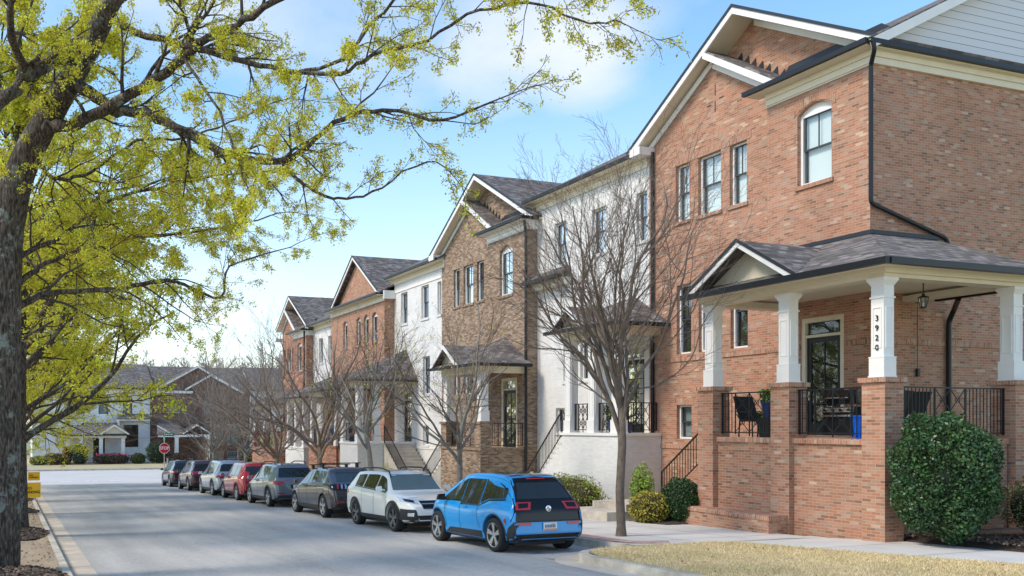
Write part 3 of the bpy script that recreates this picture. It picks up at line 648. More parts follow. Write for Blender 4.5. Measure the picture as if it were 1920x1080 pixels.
# ---------------------------------------------------------------- brick house with the front gable (kind A)
def house_gabled(Y0,dz,bm,bs,label,zb,end=False,left=8.5,cut=0):
    root=thing('townhouse',(19.4,Y0+4,zb+.6),label,'house')
    Z=lambda z:z+dz; Y=lambda y:Y0+(y-15.8)
    YL=Y0+left
    # walls
    mb=MB()
    aw=(Y(16.87),Y(17.91),Z(6.25),Z(8.33)); dr=(Y(16.52),Y(17.80),Z(-.24),Z(2.78))
    wall(mb,'X',19.4,Y0,Y(18.9),zb,Z(8.72),[aw,dr])
    mb.poly([(19.4,Y(18.9),zb),(19.9,Y(18.9),zb),(19.9,Y(18.9),Z(9.3)),(19.4,Y(18.9),Z(9.1))])
    tops=[(Y(a),Y(b),Z(6.45),Z(8.25)) for a,b in ((20.13,20.78),(21.12,22.06),(22.43,23.05))]
    mids=[(Y(a),Y(b),Z(2.26),Z(4.45)) for a,b in ((20.09,20.74),(21.10,22.04),(22.36,23.0))]
    bas=[(Y(22.34),Y(23.0),Z(-.42),Z(.65))]
    wall(mb,'X',19.9,Y(18.9),YL,zb,Z(9.0),tops+mids+bas)
    s=.634
    mb.poly([(19.9,Y(18.9),Z(9.0)),(19.9,YL,Z(9.0)),(19.9,YL,Z(12-s*(YL-Y(20.2))) if left<8.6 else Z(9.4)),(19.9,Y(21.4),Z(11.02)),(19.9,Y(18.9),Z(9.25))])
    mb.poly([(20.3,Y0,Z(9.0)),(20.3,YL,Z(9.0)),(20.3,YL,Z(9.35)),(20.3,Y(20.2),Z(11.9)),(20.3,Y0,Z(9.12))])
    # sides
    wall(mb,'Y',Y0,19.4,31,zb,Z(8.72))
    mb.poly([(19.9,YL,zb),(31,YL,zb),(31,YL,Z(9)),(19.9,YL,Z(9.2))]); mb.poly([(31,Y0,zb),(31,YL,zb),(31,YL,Z(9)),(31,Y0,Z(9))])
    if not end: mb.poly([(19.4,Y0,Z(8.72)),(31,Y0,Z(8.72)),(31,Y0,Z(9.1)),(25.3,Y0,Z(12.2)),(20,Y0,Z(9.4))])
    mb.build('wall',bm,root)
    # string courses
    mb=MB()
    for z,o in ((2.10,.035),(-.66,.03)):
        wbox(mb,'X',19.9,Y(18.9)+.02,YL-.02,Z(z)-.07,Z(z)+.05,0,o)
    for (u0,u1) in ((Y0+.002,Y(16.5)),(Y(17.82),Y(18.88))): wbox(mb,'X',19.4,u0,u1,Z(1.98),Z(2.10),0,.025)
    wbox(mb,'Y',Y0,19.42,30.9,Z(1.98),Z(2.12),0,.03)
    mb.build('string_course',bs,root)
    # windows
    window(root,'X',19.4,Y(16.87),Y(17.91),Z(6.25),Z(8.12),back='blind',arch=.21,brk=bm,soldier=bs,fr=.09)
    for i,w in enumerate(tops): window(root,'X',19.9,*w,back='blind' if end or i else 'dark',brk=bm,soldier=bs,lintel=False)
    for i,w in enumerate(mids): window(root,'X',19.9,*w,back='dark',brk=bm,sill=False,lintel=False,soldier=bs)
    for w in bas: window(root,'X',19.9,*w,back='window_backing',brk=bm,sill=False,soldier=bs,mull=0)
    mb=MB(); wbox(mb,'X',19.9,Y(19.95),Y(23.2),Z(8.253),Z(8.50),-.02,.012); mb.build('lintel',bs,root)
    door(root,'X',19.4,Y(16.52),Y(17.80),Z(-.24),Z(2.78))
    # roofs
    mb=MB(); ridge=25.3
    slab(mb,[(18.95,Y0-.32 if end else Y0,Z(9.13)),(18.95,Y(19.25),Z(9.13)),(ridge,Y(19.25),Z(9.13+.51*(ridge-18.95))),(ridge,Y0-.32 if end else Y0,Z(9.13+.51*(ridge-18.95)))],.09)
    slab(mb,[(20.32,Y(18.9),Z(9.13+.51*1.37)),(20.32,YL,Z(9.13+.51*1.37)),(ridge,YL,Z(9.13+.51*(ridge-18.95))),(ridge,Y(18.9),Z(9.13+.51*(ridge-18.95)))],.09)
    slab(mb,[(ridge,Y0-.32 if end else Y0,Z(12.37)),(ridge,YL,Z(12.37)),(31.5,YL,Z(9.2)),(31.5,Y0-.32 if end else Y0,Z(9.2))],.09)
    xf,xb=19.48,24.8; yl=YL+.55 if left>8.4 else YL+.3
    yr=Y(15.45)
    slab(mb,[(xf,Y(20.2),Z(12.08)),(xb,Y(20.2),Z(12.08)),(xb,yr,Z(12.08-.60*(Y(20.2)-yr))),(xf,yr,Z(12.08-.60*(Y(20.2)-yr)))],.09)
    slab(mb,[(xf,Y(20.2),Z(12.08)),(xb,Y(20.2),Z(12.08)),(xb,yl,Z(12.08-s*(yl-Y(20.2)))),(xf,yl,Z(12.08-s*(yl-Y(20.2))))],.09)
    slab(mb,[(xf,Y(21.36),Z(11.24)),(20.3,Y(21.36),Z(11.24)),(20.3,Y(18.55),Z(9.33)),(xf,Y(18.55),Z(9.33))],.09)
    rf=mb.build('roof',shing,root)
    # soffit + rake boards
    mb=MB()
    slab(mb,[(xf+.02,Y(20.2),Z(11.94)),(20.3,Y(20.2),Z(11.94)),(20.3,yr,Z(11.94-.60*(Y(20.2)-yr))),(xf+.02,yr,Z(11.94-.60*(Y(20.2)-yr)))],.04)
    slab(mb,[(xf+.02,Y(20.2),Z(11.94)),(20.3,Y(20.2),Z(11.94)),(20.3,yl,Z(11.94-s*(yl-Y(20.2)))),(xf+.02,yl,Z(11.94-s*(yl-Y(20.2))))],.04)
    slab(mb,[(xf+.02,Y(21.36),Z(11.10)),(20.28,Y(21.36),Z(11.10)),(20.28,Y(18.6),Z(9.22)),(xf+.02,Y(18.6),Z(9.22))],.04)
    mb.build('soffit',cream,rf)
    mb=MB()
    gable_trim(mb,xf,(Y(20.2),Z(12.02)),(yr,Z(12.02-.60*(Y(20.2)-yr)))); gable_trim(mb,xf,(Y(20.2),Z(12.02)),(yl,Z(12.02-s*(yl-Y(20.2)))))
    gable_trim(mb,xf-.002,(Y(21.36),Z(11.18)),(Y(18.6),Z(9.30)))
    gable_trim(mb,20.28,(Y(20.2),Z(11.80)),(Y(16.1),Z(11.80-.60*4.1)),w=.05,h=.16); gable_trim(mb,19.88,(Y(21.4),Z(10.95)),(Y(18.8),Z(9.18)),w=.05,h=.16)
    gable_trim(mb,19.88,(Y(21.3),Z(11.10)),(yl-.1,Z(11.10-s*(yl-.1-Y(21.3)))),w=.05,h=.16)
    mb.build('rake_board',white,rf)
    mb=MB()
    gable_trim(mb,xf-.065,(Y(20.2),Z(12.11)),(yr,Z(12.11-.60*(Y(20.2)-yr))),w=.02,h=.08); gable_trim(mb,xf-.065,(Y(20.2),Z(12.11)),(yl,Z(12.11-s*(yl-Y(20.2)))),w=.02,h=.08)
    for k in range(9):    # stepped flashing against the upper gable wall
        y=Y(20.95-.26*k); z=Z(11.00-.68*(21.4-20.95)-.68*.26*k+.12)
        if z<Z(9.7): break
        mb.prism([(20.29,y,z-.12),(20.29,y-.27,z-.31),(20.29,y-.27,z-.02),(20.29,y-.25,z+.20),(20.29,y,z+.02)],(-.02,0,0))
    mb.prism([(20.285,Y(19.2),Z(9.75)),(20.285,Y0+.1,Z(9.75)),(20.285,Y0+.4,Z(9.98)),(20.285,Y(19.0),Z(9.98))],(-.015,0,0))
    mb.build('flashing',leadm,rf)
    # eave: gutter, soffit, frieze
    g=MB(); y0=Y0-.30; gutter(g,(18.93,y0,Z(9.09)),(18.93,Y(19.28),Z(9.09)))
    x1=31 if end else 19.75
    gutter(g,(18.99,y0,Z(9.09)),(x1,y0,Z(9.09)))
    g.build('gutter',gutm,root)
    f=MB(); f.box(18.99,19.42,y0+.06,Y(19.2),Z(9.0),Z(9.03)); 
    if end: f.box(19.42,31,y0+.06,Y0,Z(9.0),Z(9.03))
    f.box(19.33,19.40,Y0-.07,Y(18.88),Z(8.70),Z(8.97)); f.box(19.29,19.33,Y0-.11,Y(18.88),Z(8.86),Z(9.0)); f.box(19.36,19.4,Y0-.04,Y(18.88),Z(8.66),Z(8.70))
    x2=31 if end else 19.9
    f.box(19.40,x2,Y0-.07,Y0,Z(8.70),Z(8.97)); f.box(19.33,x2,Y0-.11,Y0-.07,Z(8.86),Z(9.0))
    if not end: f.box(19.3,19.9,Y0-.12,Y0,Z(8.97),Z(9.3))
    # left eave return
    f.build('frieze',cream if end else white,root); f=MB(); f.box(19.3,19.9,YL-.25,YL+.25,Z(8.9),Z(9.15)); f.build('eave_return',white,root)
    if end:
        mb=MB(); mb.poly([(19.5,Y0-.02,Z(9.0)),(31,Y0-.02,Z(9.0)),(31,Y0-.02,Z(9.3)),(ridge,Y0-.02,Z(12.3)),(19.5,Y0-.02,Z(9.35))]); mb.build('gable_siding',sid,root)
        mb=MB(); gable_trim(mb,Y0-.30,(18.98,Z(9.10)),(ridge,Z(12.34)),pl='Y',w=.05,h=.22); gable_trim(mb,Y0-.30,(ridge,Z(12.34)),(31.5,Z(9.17)),pl='Y',w=.05,h=.22)
        slab(mb,[(19.2,Y0-.3,Z(9.12)),(19.2,Y0,Z(9.12)),(ridge,Y0,Z(12.22)),(ridge,Y0-.3,Z(12.22))],.03); mb.build('rake_board',white,rf)
    return root
H1=house_gabled(15.8,0,brick_red,brick_red_s,'red brick end townhouse nearest the camera with wraparound porch and house number',-3.2,end=True)
# downspouts of the end house
downspout(H1,[(19.05,15.44,9.05),(19.10,15.44,8.86),(19.30,15.70,8.62),(19.30,15.70,5.32),(21.85,15.72,4.66),(21.95,15.66,4.3)])
downspout(H1,[(21.35,15.05,3.05),(21.9,15.55,2.86),(21.96,15.72,2.6),(21.96,15.72,-2.3)],r=.06)
downspout(H1,[(19.82,24.05,9.0),(19.82,24.05,8.7),(19.82,24.05,-2.8)],r=.06)
# brick bond marks (cross-shaped gaps) on the gable
mb=MB()
for (y,z,w,h) in ((21.35,10.35-.25,.015,.16),(21.35,9.95-.35,.015,.16),(21.1,10.0-.2,.09,.015),(21.6,9.9-.2,.09,.015)): mb.box(19.893,19.9,y-w,y+w,z-h,z+h)
mb.build('attic_vent',blackm,H1)
# ---- wraparound porch of the end house
PX,PY=16.5,13.1; FL=-.30
def porch_main(root):
    bm,bs=brick_red,brick_red_s
    # floor slab, ceiling
    mb=MB(); mb.box(16.92,21.0,13.52,15.78,FL-.15,FL); mb.box(16.92,19.38,15.78,17.95,FL-.15,FL); mb.build('porch_floor',conc,root)
    # plinth walls
    mb=MB(); zb=-3.0
    mb.box(16.66,16.9,13.62,15.5,zb,-.40); mb.box(16.66,16.9,16.0,17.8,zb,-.40); mb.box(17.05,20.3,13.26,13.5,zb,-.40); mb.box(16.9,19.4,17.95,18.15,zb,-.40)
    mb.build('plinth_wall',bm,root)
    mb=MB(); mb.box(16.60,16.95,13.66,15.47,-.40,-.28); mb.box(16.60,16.95,16.02,17.78,-.40,-.28); mb.box(17.08,20.28,13.20,13.52,-.40,-.28); mb.build('plinth_cap',bs,root)
    # tapered planter ledge at the foot
    mb=MB(); mb.hexa([(15.95,15.50,-2.9),(16.66,15.50,-2.9),(16.66,19.1,-2.9),(16.3,19.1,-2.9),(15.95,15.50,-2.14),(16.66,15.50,-2.14),(16.66,19.1,-2.16),(16.30,19.1,-2.16)]); fl_=mb.build('foot_ledge',bm,root)
    mb=MB(); mb.hexa([(15.93,15.48,-2.14),(16.66,15.48,-2.14),(16.66,19.12,-2.16),(16.28,19.12,-2.16),(15.95,15.50,-2.03),(16.66,15.50,-2.03),(16.66,19.1,-2.05),(16.30,19.1,-2.05)]); mb.build('ledge_cap',bs,fl_)
    for (x,y) in ((16.77,13.38),(16.77,15.73),(16.77,18.05),(20.62,13.38)):
        p=pier(root,x,y,zb,.98,.26,bm,bs)
        c=column(root,x,y,.985,3.02,.142)
        if (x,y)==(16.77,13.38): numcol=c
    # beams
    mb=MB()
    mb.box(16.6,16.94,13.2,18.25,3.02,3.16); mb.box(16.94,20.8,13.2,13.54,3.02,3.16); mb.box(16.94,19.4,17.9,18.25,3.02,3.16)
    mb.box(16.52,16.6,13.12,18.3,3.10,3.22); mb.box(16.6,20.88,13.12,13.2,3.10,3.22)
    mb.box(20.46,20.8,13.54,15.8,3.02,3.16)
    mb.build('porch_beam',cream,root)
    mb=MB(); mb.box(16.2,21.4,12.85,18.3,3.22,3.25); mb.build('porch_ceiling',cream,root)
    # roof: front slope, side slope with hip; gable over the left half
    e=16.12; f=12.78; ze,zt=3.30,4.62; xr=21.6; yl=18.42
    mb=MB()
    slab(mb,[(e,f,ze),(e,yl,ze),(19.4,yl,zt),(19.4,15.8,zt)],.07)
    slab(mb,[(e,f,ze),(19.4,15.8,zt),(xr,15.8,zt),(xr,f,ze)],.07)
    gy0,gy1,gp=14.98,18.30,16.62; gx=16.16; gz=4.38; rx=e+(gz-ze)/((zt-ze)/(19.4-e))
    slab(mb,[(gx,gp,gz),(rx,gp,gz),(e+.05,gy0,ze+.03),(gx,gy0,ze+.03)],.06); slab(mb,[(gx,gp,gz),(rx,gp,gz),(e+.05,gy1,ze+.03),(gx,gy1,ze+.03)],.06)
    # shingle pent at the foot of the gable
    slab(mb,[(e+.02,gy0+.1,ze+.02),(e+.02,gy1-.1,ze+.02),(e+.6,gy1-.5,ze+.22),(e+.6,gy0+.5,ze+.22)],.03)
    r=mb.build('porch_roof',shing,root)
    mb=MB(); mb.poly([(16.62,gy0+.2,ze+.1),(16.62,gy1-.2,ze+.1),(16.62,gp,gz-.06)]); mb.build('gable_panel',cream,r)
    mb=MB(); gable_trim(mb,gx,(gp,gz-.0),(gy0-.02,ze-.0),w=.04,h=.13); gable_trim(mb,gx,(gp,gz-.0),(gy1+.02,ze-.0),w=.04,h=.13); mb.build('rake_board',white,r)
    mb=MB(); gable_trim(mb,gx-.045,(gp,gz+.05),(gy0-.05,ze+.05),w=.02,h=.07); gable_trim(mb,gx-.045,(gp,gz+.05),(gy1+.05,ze+.05),w=.02,h=.07)
    mb.build('rake_edge',leadm,r); mb=MB(); mb.beam((19.36,15.70,zt+.03),(19.36,18.4,zt+.03),.08,.1); mb.build('flashing',leadm,r); mb=MB(); mb.beam((19.36,15.76,zt+.03),(21.6,15.76,zt+.03),.08,.1); mb.build('flashing',leadm,r)
    mb=MB(); gutter(mb,(e-.02,f-.06,3.25),(e-.02,yl,3.25),.13); gutter(mb,(e+.045,f-.02,3.25),(xr,f-.02,3.25),.13); gutter(mb,(21.35,13.5,3.10),(21.35,15.6,3.10),.11); mb.build('gutter',gutm,root)
    # side closure under the roof end
    mb=MB(); mb.poly([(xr-.02,f,3.25),(xr-.02,15.8,3.25),(xr-.02,15.8,zt-.05)]); mb.build('roof_end_panel',cream,root)
    railing(root,(16.78,13.66),(16.78,15.46),-.26,.80); railing(root,(16.78,16.0),(16.78,17.78),-.26,.80); railing(root,(17.04,13.36),(20.36,13.36),-.26,.80)
    # steps down from the left end, along the facade
    stairs(root,'y',17.6,19.0,18.3,20.9,FL,-2.45,bm); 
    handrail(root,(17.55,18.36,FL-.0),(17.55,20.9,-2.25)); 
    mb=MB(); mb.box(15.0,19.0,20.0,21.7,-2.9,-2.33); mb.box(15.7,19.0,20.1,21.6,-2.4,-2.15); mb.build('entry_steps',kerbm,root)
    # house number on the corner column
    s=.142
    for i,ch in enumerate('3920'):
        cu=bpy.data.curves.new('digit','FONT'); cu.body=ch; cu.size=.165; cu.extrude=.006; cu.align_x='CENTER'
        o=bpy.data.objects.new('digit',cu); C.objects.link(o); dg=bpy.context.evaluated_depsgraph_get(); me=bpy.data.meshes.new_from_object(o.evaluated_get(dg)); bpy.data.objects.remove(o)
        me.transform(Matrix.Rotation(R(90),4,'X')); me.transform(Matrix.Rotation(R(-90),4,'Z'))
        me.transform(Matrix.Translation(Vector((16.77-s-.016,13.38,2.14-.20*i))-Vector(root['_base'])))
        me.materials.clear(); me.materials.append(blackm); d=bpy.data.objects.new('house_number',me); C.objects.link(d); d.parent=numcol; d['label']='black house number digit '+ch
porch_main(H1)
# ---------------------------------------------------------------- flat-fronted painted house (kind B)
def eave(root,x,y0,y1,z,bmw,ridge=25.3,over=.45,frz=True,rise=.51):
    mb=MB(); slab(mb,[(x-over,y0,z+.04),(x-over,y1,z+.04),(ridge,y1,z+.04+rise*(ridge-x+over)),(ridge,y0,z+.04+rise*(ridge-x+over))],.09)
    slab(mb,[(ridge,y0,z+.04+rise*(ridge-x+over)),(ridge,y1,z+.04+rise*(ridge-x+over)),(31.5,y1,z),(31.5,y0,z)],.09); rf=mb.build('roof',shing,root)
    g=MB(); gutter(g,(x-over-.03,y0+.01,z),(x-over-.03,y1-.01,z)); g.build('gutter',gutm,root)
    f=MB(); f.box(x-over,x+.02,y0+.01,y1-.01,z-.09,z-.06); f.box(x-.06,x,y0+.01,y1-.01,z-.40,z-.10); f.box(x-.10,x-.06,y0+.01,y1-.01,z-.20,z-.09); f.build('frieze',cream,root)
    return rf
def box_house(Y0,Y1,x,zb,zt,bm,label,holes,name='townhouse'):
    root=thing(name,(x,(Y0+Y1)/2,zb+.6),label,'house'); mb=MB(); wall(mb,'X',x,Y0,Y1,zb,zt,holes)
    wall(mb,'Y',Y0,x,31,zb,zt); mb.poly([(x,Y1,zb),(31,Y1,zb),(31,Y1,zt),(x,Y1,zt)]); mb.poly([(31,Y0,zb),(31,Y1,zb),(31,Y1,zt),(31,Y0,zt)])
    for yy in (Y0+.02,Y1-.02): mb.poly([(x,yy,zt),(31,yy,zt),(25.3,yy,zt+2.8)])
    mb.build('wall',bm,root); return root
def simple_porch(root,x0,xw,y0,y1,zf,zc,bm,colx=(),pm=None,ped=0,gable=None,hipr=True,rails=(),cols_m=None,over=.4,floor_wall=True,zg=None,capm=None,step=None):
    """porch on a walled plinth. x0 front, xw house wall; zf floor, zc ceiling"""
    mb=MB(); zb=zf-3.2
    mb.box(x0,x0+.22,y0,y1,zb,zf); mb.box(x0+.22,xw,y0,y0+.22,zb,zf); mb.box(x0+.22,xw,y1-.22,y1,zb,zf); mb.build('plinth_wall',bm,root)
    mb=MB(); mb.box(x0-.05,xw-.02,y0-.05,y1+.05,zf,zf+.09); mb.build('plinth_cap',capm or white,root)
    for (x,y) in colx:
        z0=zf+.09
        if ped: pier(root,x,y,zf+.05,zf+ped,.24,pm,pm); z0=zf+ped
        column(root,x,y,z0,zc,.16)
    mb=MB(); mb.box(x0+.02,x0+.34,y0+.02,y1-.02,zc,zc+.25); mb.box(x0+.34,xw,y0+.02,y0+.34,zc,zc+.25); mb.box(x0+.34,xw,y1-.34,y1-.02,zc,zc+.25); mb.box(x0-over+.08,xw,y0-over+.08,y1+.1,zc+.25,zc+.28); mb.build('porch_beam',cream,root)
    ze=zc+.34; zt=ze+.42*(xw-x0+over)+.15; mb=MB(); e=x0-over; ya,yb=y0-over,y1+(over if hipr!='flushl' else .1)
    r=(xw-e); hy=min(r*.8,(yb-ya)/2-.05)
    slab(mb,[(e,ya,ze),(e,yb,ze),(xw,yb-hy,zt),(xw,ya+hy,zt)],.06); mb.prism([(e,ya,ze),(xw,ya,ze),(xw,ya+hy,zt)],(0,.0,.03)); mb.prism([(e,yb,ze),(xw,yb,ze),(xw,yb-hy,zt)],(0,0,.03))
    if gable:
        g0,g1=gable; gp=(g0+g1)/2; gz=ze+(g1-g0)/2*.72; gx=e+.03; rx=min(xw,e+(gz-ze)/((zt-ze)/(xw-e)))
        slab(mb,[(gx,gp,gz),(rx,gp,gz),(e+.05,g0,ze+.03),(gx,g0,ze+.03)],.06); slab(mb,[(gx,gp,gz),(rx,gp,gz),(e+.05,g1,ze+.03),(gx,g1,ze+.03)],.06)
    rf=mb.build('porch_roof',shing,root)
    if gable:
        mb=MB(); mb.poly([(e+.4,g0+.15,ze+.1),(e+.4,g1-.15,ze+.1),(e+.4,gp,gz-.06)]); mb.build('gable_panel',cream,rf)
        mb=MB(); gable_trim(mb,gx,(gp,gz),(g0,ze),w=.04,h=.13); gable_trim(mb,gx,(gp,gz),(g1,ze),w=.04,h=.13); mb.build('rake_board',white,rf)
    mb=MB(); gutter(mb,(e-.02,ya,ze-.05),(e-.02,yb,ze-.05)); gutter(mb,(e+.05,ya+.01,ze-.05),(xw,ya+.01,ze-.05)); mb.build('gutter',gutm,root)
    for a,b in rails: railing(root,a,b,zf+.1,zf+1.07)
Y2a,Y2b=24.3,31.0
w2=[(29.0,29.8,6.2,7.85),(26.63,27.41,6.2,7.85),(24.40,24.95,6.2,7.85),(27.34,28.12,1.69,3.2),(28.87,29.2,1.69,3.4),(28.93,29.71,-.27,.68),(26.0,26.8,-.2,.75)]
d2=(24.45,25.75,-.24,2.75)
H2=box_house(Y2a,Y2b,19.9,-3.4,9.0,brick_wht,'white painted brick townhouse between the near red brick house and the brown one',w2+[d2])
for i,w in enumerate(w2): window(H2,'X',19.9,*w,back='blind' if i<3 else 'dark',brk=brick_wht,lintel=i<3,frm=white)
door(H2,'X',19.9,*d2[:2],d2[2],d2[3],sl=.0)
eave(H2,19.9,Y2a+.02,Y2b+.35,9.0,brick_wht)
mb=MB(); slab(mb,[(19.3,28.75,5.72),(19.3,31.2,5.72),(19.9,31.0,6.1),(19.9,28.75,6.1)],.07); q=mb.build('shed_roof',shing,H2)
mb=MB(); mb.box(19.6,19.9,28.85,31.0,5.38,5.66); mb.build('bay_head',cream,q)
mb=MB(); gutter(mb,(19.28,28.75,5.68),(19.28,31.2,5.68)); mb.build('gutter',gutm,H2)
simple_porch(H2,18.2,19.9,23.72,26.8,-.33,2.95,brick_wht,colx=((18.42,26.55),(18.42,25.2),(18.42,23.95)),gable=(24.9,27.1),rails=(((18.42,24.15),(18.42,25.0)),((18.42,25.4),(18.42,26.35)),((18.6,23.86),(19.85,23.86))),over=.42)
stairs(H2,'y',18.35,19.6,26.82,29.6,-.3,-2.75,brick_wht); handrail(H2,(18.3,26.95,-.4),(18.3,29.3,-2.7))
mb=MB(); mb.box(19.86,19.9,23.74,24.3,-.2,2.9)
H3=house_gabled(31.0,-.8,brick_brn,brick_brn_s,'tan brown brick townhouse with tall front gable, third from the right',-4.2,left=8.5)
downspout(H3,[(19.2,30.85,8.2),(19.3,30.9,7.7),(19.3,30.9,-3)],r=.06)
simple_porch(H3,17.3,19.4,31.0,34.45,-.98,2.1,brick_brn,colx=((17.55,31.25),(17.55,34.2)),pm=brick_brn,ped=1.15,gable=(32.2,34.75),rails=(((17.8,31.12),(19.3,31.12)),((17.55,31.55),(17.55,33.9))),capm=brick_brn_s,over=.4)
stairs(H3,'y',17.8,19.2,34.5,37.4,-.95,-3.0,conc); handrail(H3,(17.75,34.6,-.95),(17.75,37.1,-2.95))
w4=[(43.56,44.4,5.5,7.2),(40.96,41.84,5.5,7.2),(39.56,39.98,5.5,7.15),(40.84,41.65,1.6,3.55),(40.96,41.65,-1.0,.0)]
d4=(42.95,44.2,-.85,1.85)
H4=box_house(39.5,45.3,19.9,-4.6,8.15,brick_wht,'white painted townhouse with long white stairs, between the brown and the arched-window brick house',w4+[d4])
for i,w in enumerate(w4): window(H4,'X',19.9,*w,back='dark',brk=brick_wht,lintel=False)
door(H4,'X',19.9,*d4[:2],d4[2],d4[3],sl=.0)
eave(H4,19.9,39.15,45.6,8.15,brick_wht)
mb=MB(); wbox(mb,'X',19.9,39.52,42.5,-1.2,-1.1,0,.03); mb.build('string_course',white,H4); mb=MB(); wbox(mb,'X',19.9,39.52,45.28,7.3,7.4,0,.04); mb.build('string_course',white,H4)
simple_porch(H4,16.65,19.9,42.6,45.2,-.95,2.05,brick_wht,colx=((16.85,42.85),(17.8,42.85),(16.85,45.0)),rails=(((17.0,42.85),(17.65,42.85)),((16.85,43.1),(16.85,44.8))),over=.35,hipr='flushl',ped=0)
stairs(H4,'y',18.1,19.7,42.55,39.3,-.9,-3.2,conc,name='long_steps'); handrail(H4,(18.05,42.4,-.9),(18.05,39.5,-3.1))
w5=[(46.35,47.10,4.75,6.25),(47.62,48.35,4.75,6.25),(48.85,49.55,4.75,6.25),(51.1,51.8,4.75,6.25),(46.5,47.4,1.2,3.2),(49.5,50.3,.9,3.0)]
holes5=[(a,b,c,d+.18) if i<4 else (a,b,c,d) for i,(a,b,c,d) in enumerate(w5)]
H5=box_house(45.3,54.0,19.3,-4.6,7.25,brick_red,'red brick townhouse with a row of arched upper windows under a broad gable',holes5)
for i,w in enumerate(w5): window(H5,'X',19.3,*w,back='dark',arch=.18 if i<4 else 0,brk=brick_red,soldier=brick_red_s,lintel=i<4)
eave(H5,19.3,45.25,54.0,7.3,brick_red)
mb=MB(); mb.poly([(19.5,46.1,7.3),(19.5,53.6,7.3),(19.5,49.85,9.95)]); mb.build('gable_wall',brick_red,H5)
mb=MB(); slab(mb,[(19.2,49.85,10.2),(25,49.85,10.2),(25,45.9,7.55),(19.2,45.9,7.55)],.09); slab(mb,[(19.2,49.85,10.2),(25,49.85,10.2),(25,53.8,7.55),(19.2,53.8,7.55)],.09); r5=mb.build('gable_roof',shing,H5)
mb=MB(); gable_trim(mb,19.2,(49.85,10.16),(45.9,7.5)); gable_trim(mb,19.2,(49.85,10.16),(53.8,7.5)); mb.box(19.2,19.9,45.1,45.3,7.0,7.45); mb.build('rake_board',white,r5)
mb=MB(); gable_trim(mb,19.13,(49.85,10.24),(45.9,7.58),w=.02,h=.09); gable_trim(mb,19.13,(49.85,10.24),(53.8,7.58),w=.02,h=.09); mb.build('drip_edge',leadm,r5)
simple_porch(H5,17.3,19.3,47.6,52.6,-1.25,1.75,brick_rd2,colx=((17.5,47.9),(17.5,52.3)),rails=(((17.5,48.2),(17.5,52.1)),),over=.35,capm=brick_rd2_s)
stairs(H5,'y',17.4,18.7,47.5,45.4,-1.2,-3.3,mat('brick_step',(.30,.10,.06),.9,noise=.3,nscale=8)); handrail(H5,(17.35,47.4,-1.2),(17.35,45.5,-3.2))
w6=[(57.4,58.2,4.3,6.0),(55.5,56.3,4.3,6.0),(56.5,57.3,.7,2.6)]
H6=box_house(54.0,59.5,19.9,-4.8,7.0,brick_wht,'white painted townhouse far down the row behind bare trees',w6)
for w in w6: window(H6,'X',19.9,*w,back='dark',brk=brick_wht,lintel=False)
eave(H6,19.9,54.0,59.7,7.0,brick_wht)
simple_porch(H6,17.3,19.9,53.6,57.6,-1.45,1.5,brick_wht,colx=((17.5,53.9),(17.5,57.3),(17.5,55.6)),over=.35,rails=(((17.5,55.8),(17.5,57.1)),))
H7=house_gabled(59.5,-2.35,brick_rd2,brick_rd2_s,'orange red brick townhouse with double gable at the far end of the row',-5.4,left=7.6)
downspout(H7,[(19.2,59.4,6.7),(19.2,59.4,-3.8)],r=.06)
simple_porch(H7,17.3,19.4,60.2,66.5,-1.7,1.2,brick_rd2,colx=((17.55,60.5),(17.55,63.4),(17.55,66.2)),pm=brick_rd2,ped=1.25,over=.35,rails=(((17.55,60.8),(17.55,63.1)),),capm=brick_rd2_s)
# ---------------------------------------------------------------- houses beyond the junction (facades parallel to the cross street)
def far_window(root,y,x0,x1,z0,z1,back='dark',frm=None,mull=1): return window(root,'Y',y,x0,x1,z0,z1,back=back,brk=None,mull=mull,frm=frm or sashm)
YF=105.0
h9=[(12.0,13.65,-2.35,.1),(7.9,9.2,-4.1,-1.5),(6.6,7.5,1.6,3.4),(9.2,10.2,1.5,3.45),(11.7,12.7,1.6,3.45),(13.9,14.4,1.6,3.4)]
h9=[(12.0,13.7,-2.5,.1),(8.6,9.9,-4.1,-1.3),(9.2,10.3,1.35,3.4),(11.9,13.0,1.35,3.4),(6.7,7.7,1.35,3.4)]
H9=thing('townhouse',(9,YF,-4.2),'pale grey painted townhouse facing the street from across the junction','house')
mb=MB(); wall(mb,'Y',YF,2.0,15.2,-4.5,4.2,h9); mb.poly([(2,YF,-4.5),(2,116,-4.5),(2,116,4.2),(2,YF,4.2)]); mb.poly([(15.2,YF,-4.5),(15.2,116,-4.5),(15.2,116,4.2),(15.2,YF,4.2)]); mb.poly([(2,116,-4.5),(15.2,116,-4.5),(15.2,116,4.2),(2,116,4.2)])
mb.poly([(2,YF,4.2),(2,116,4.2),(2,110.5,7.2)]); mb.poly([(15.2,YF,4.2),(15.2,116,4.2),(15.2,110.5,7.2)])
mb.build('wall',brick_gry,H9)
for i,w in enumerate(h9):
    if i!=1: far_window(H9,YF,*w,mull=1,back='window_backing' if i>1 else 'dark')
door(H9,'Y',YF,8.6,9.9,-4.1,-1.3,frm=sashm)
mb=MB(); slab(mb,[(1.6,YF-.5,4.3),(15.4,YF-.5,4.3),(15.4,110.5,7.5),(1.6,110.5,7.5)],.1); slab(mb,[(1.6,116.5,4.3),(15.4,116.5,4.3),(15.4,110.5,7.5),(1.6,110.5,7.5)],.1)
rr=mb.build('roof',shing,H9)
mb=MB(); gutter(mb,(1.6,YF-.53,4.25),(15.35,YF-.53,4.25),.14); mb.build('gutter',gutm,H9)
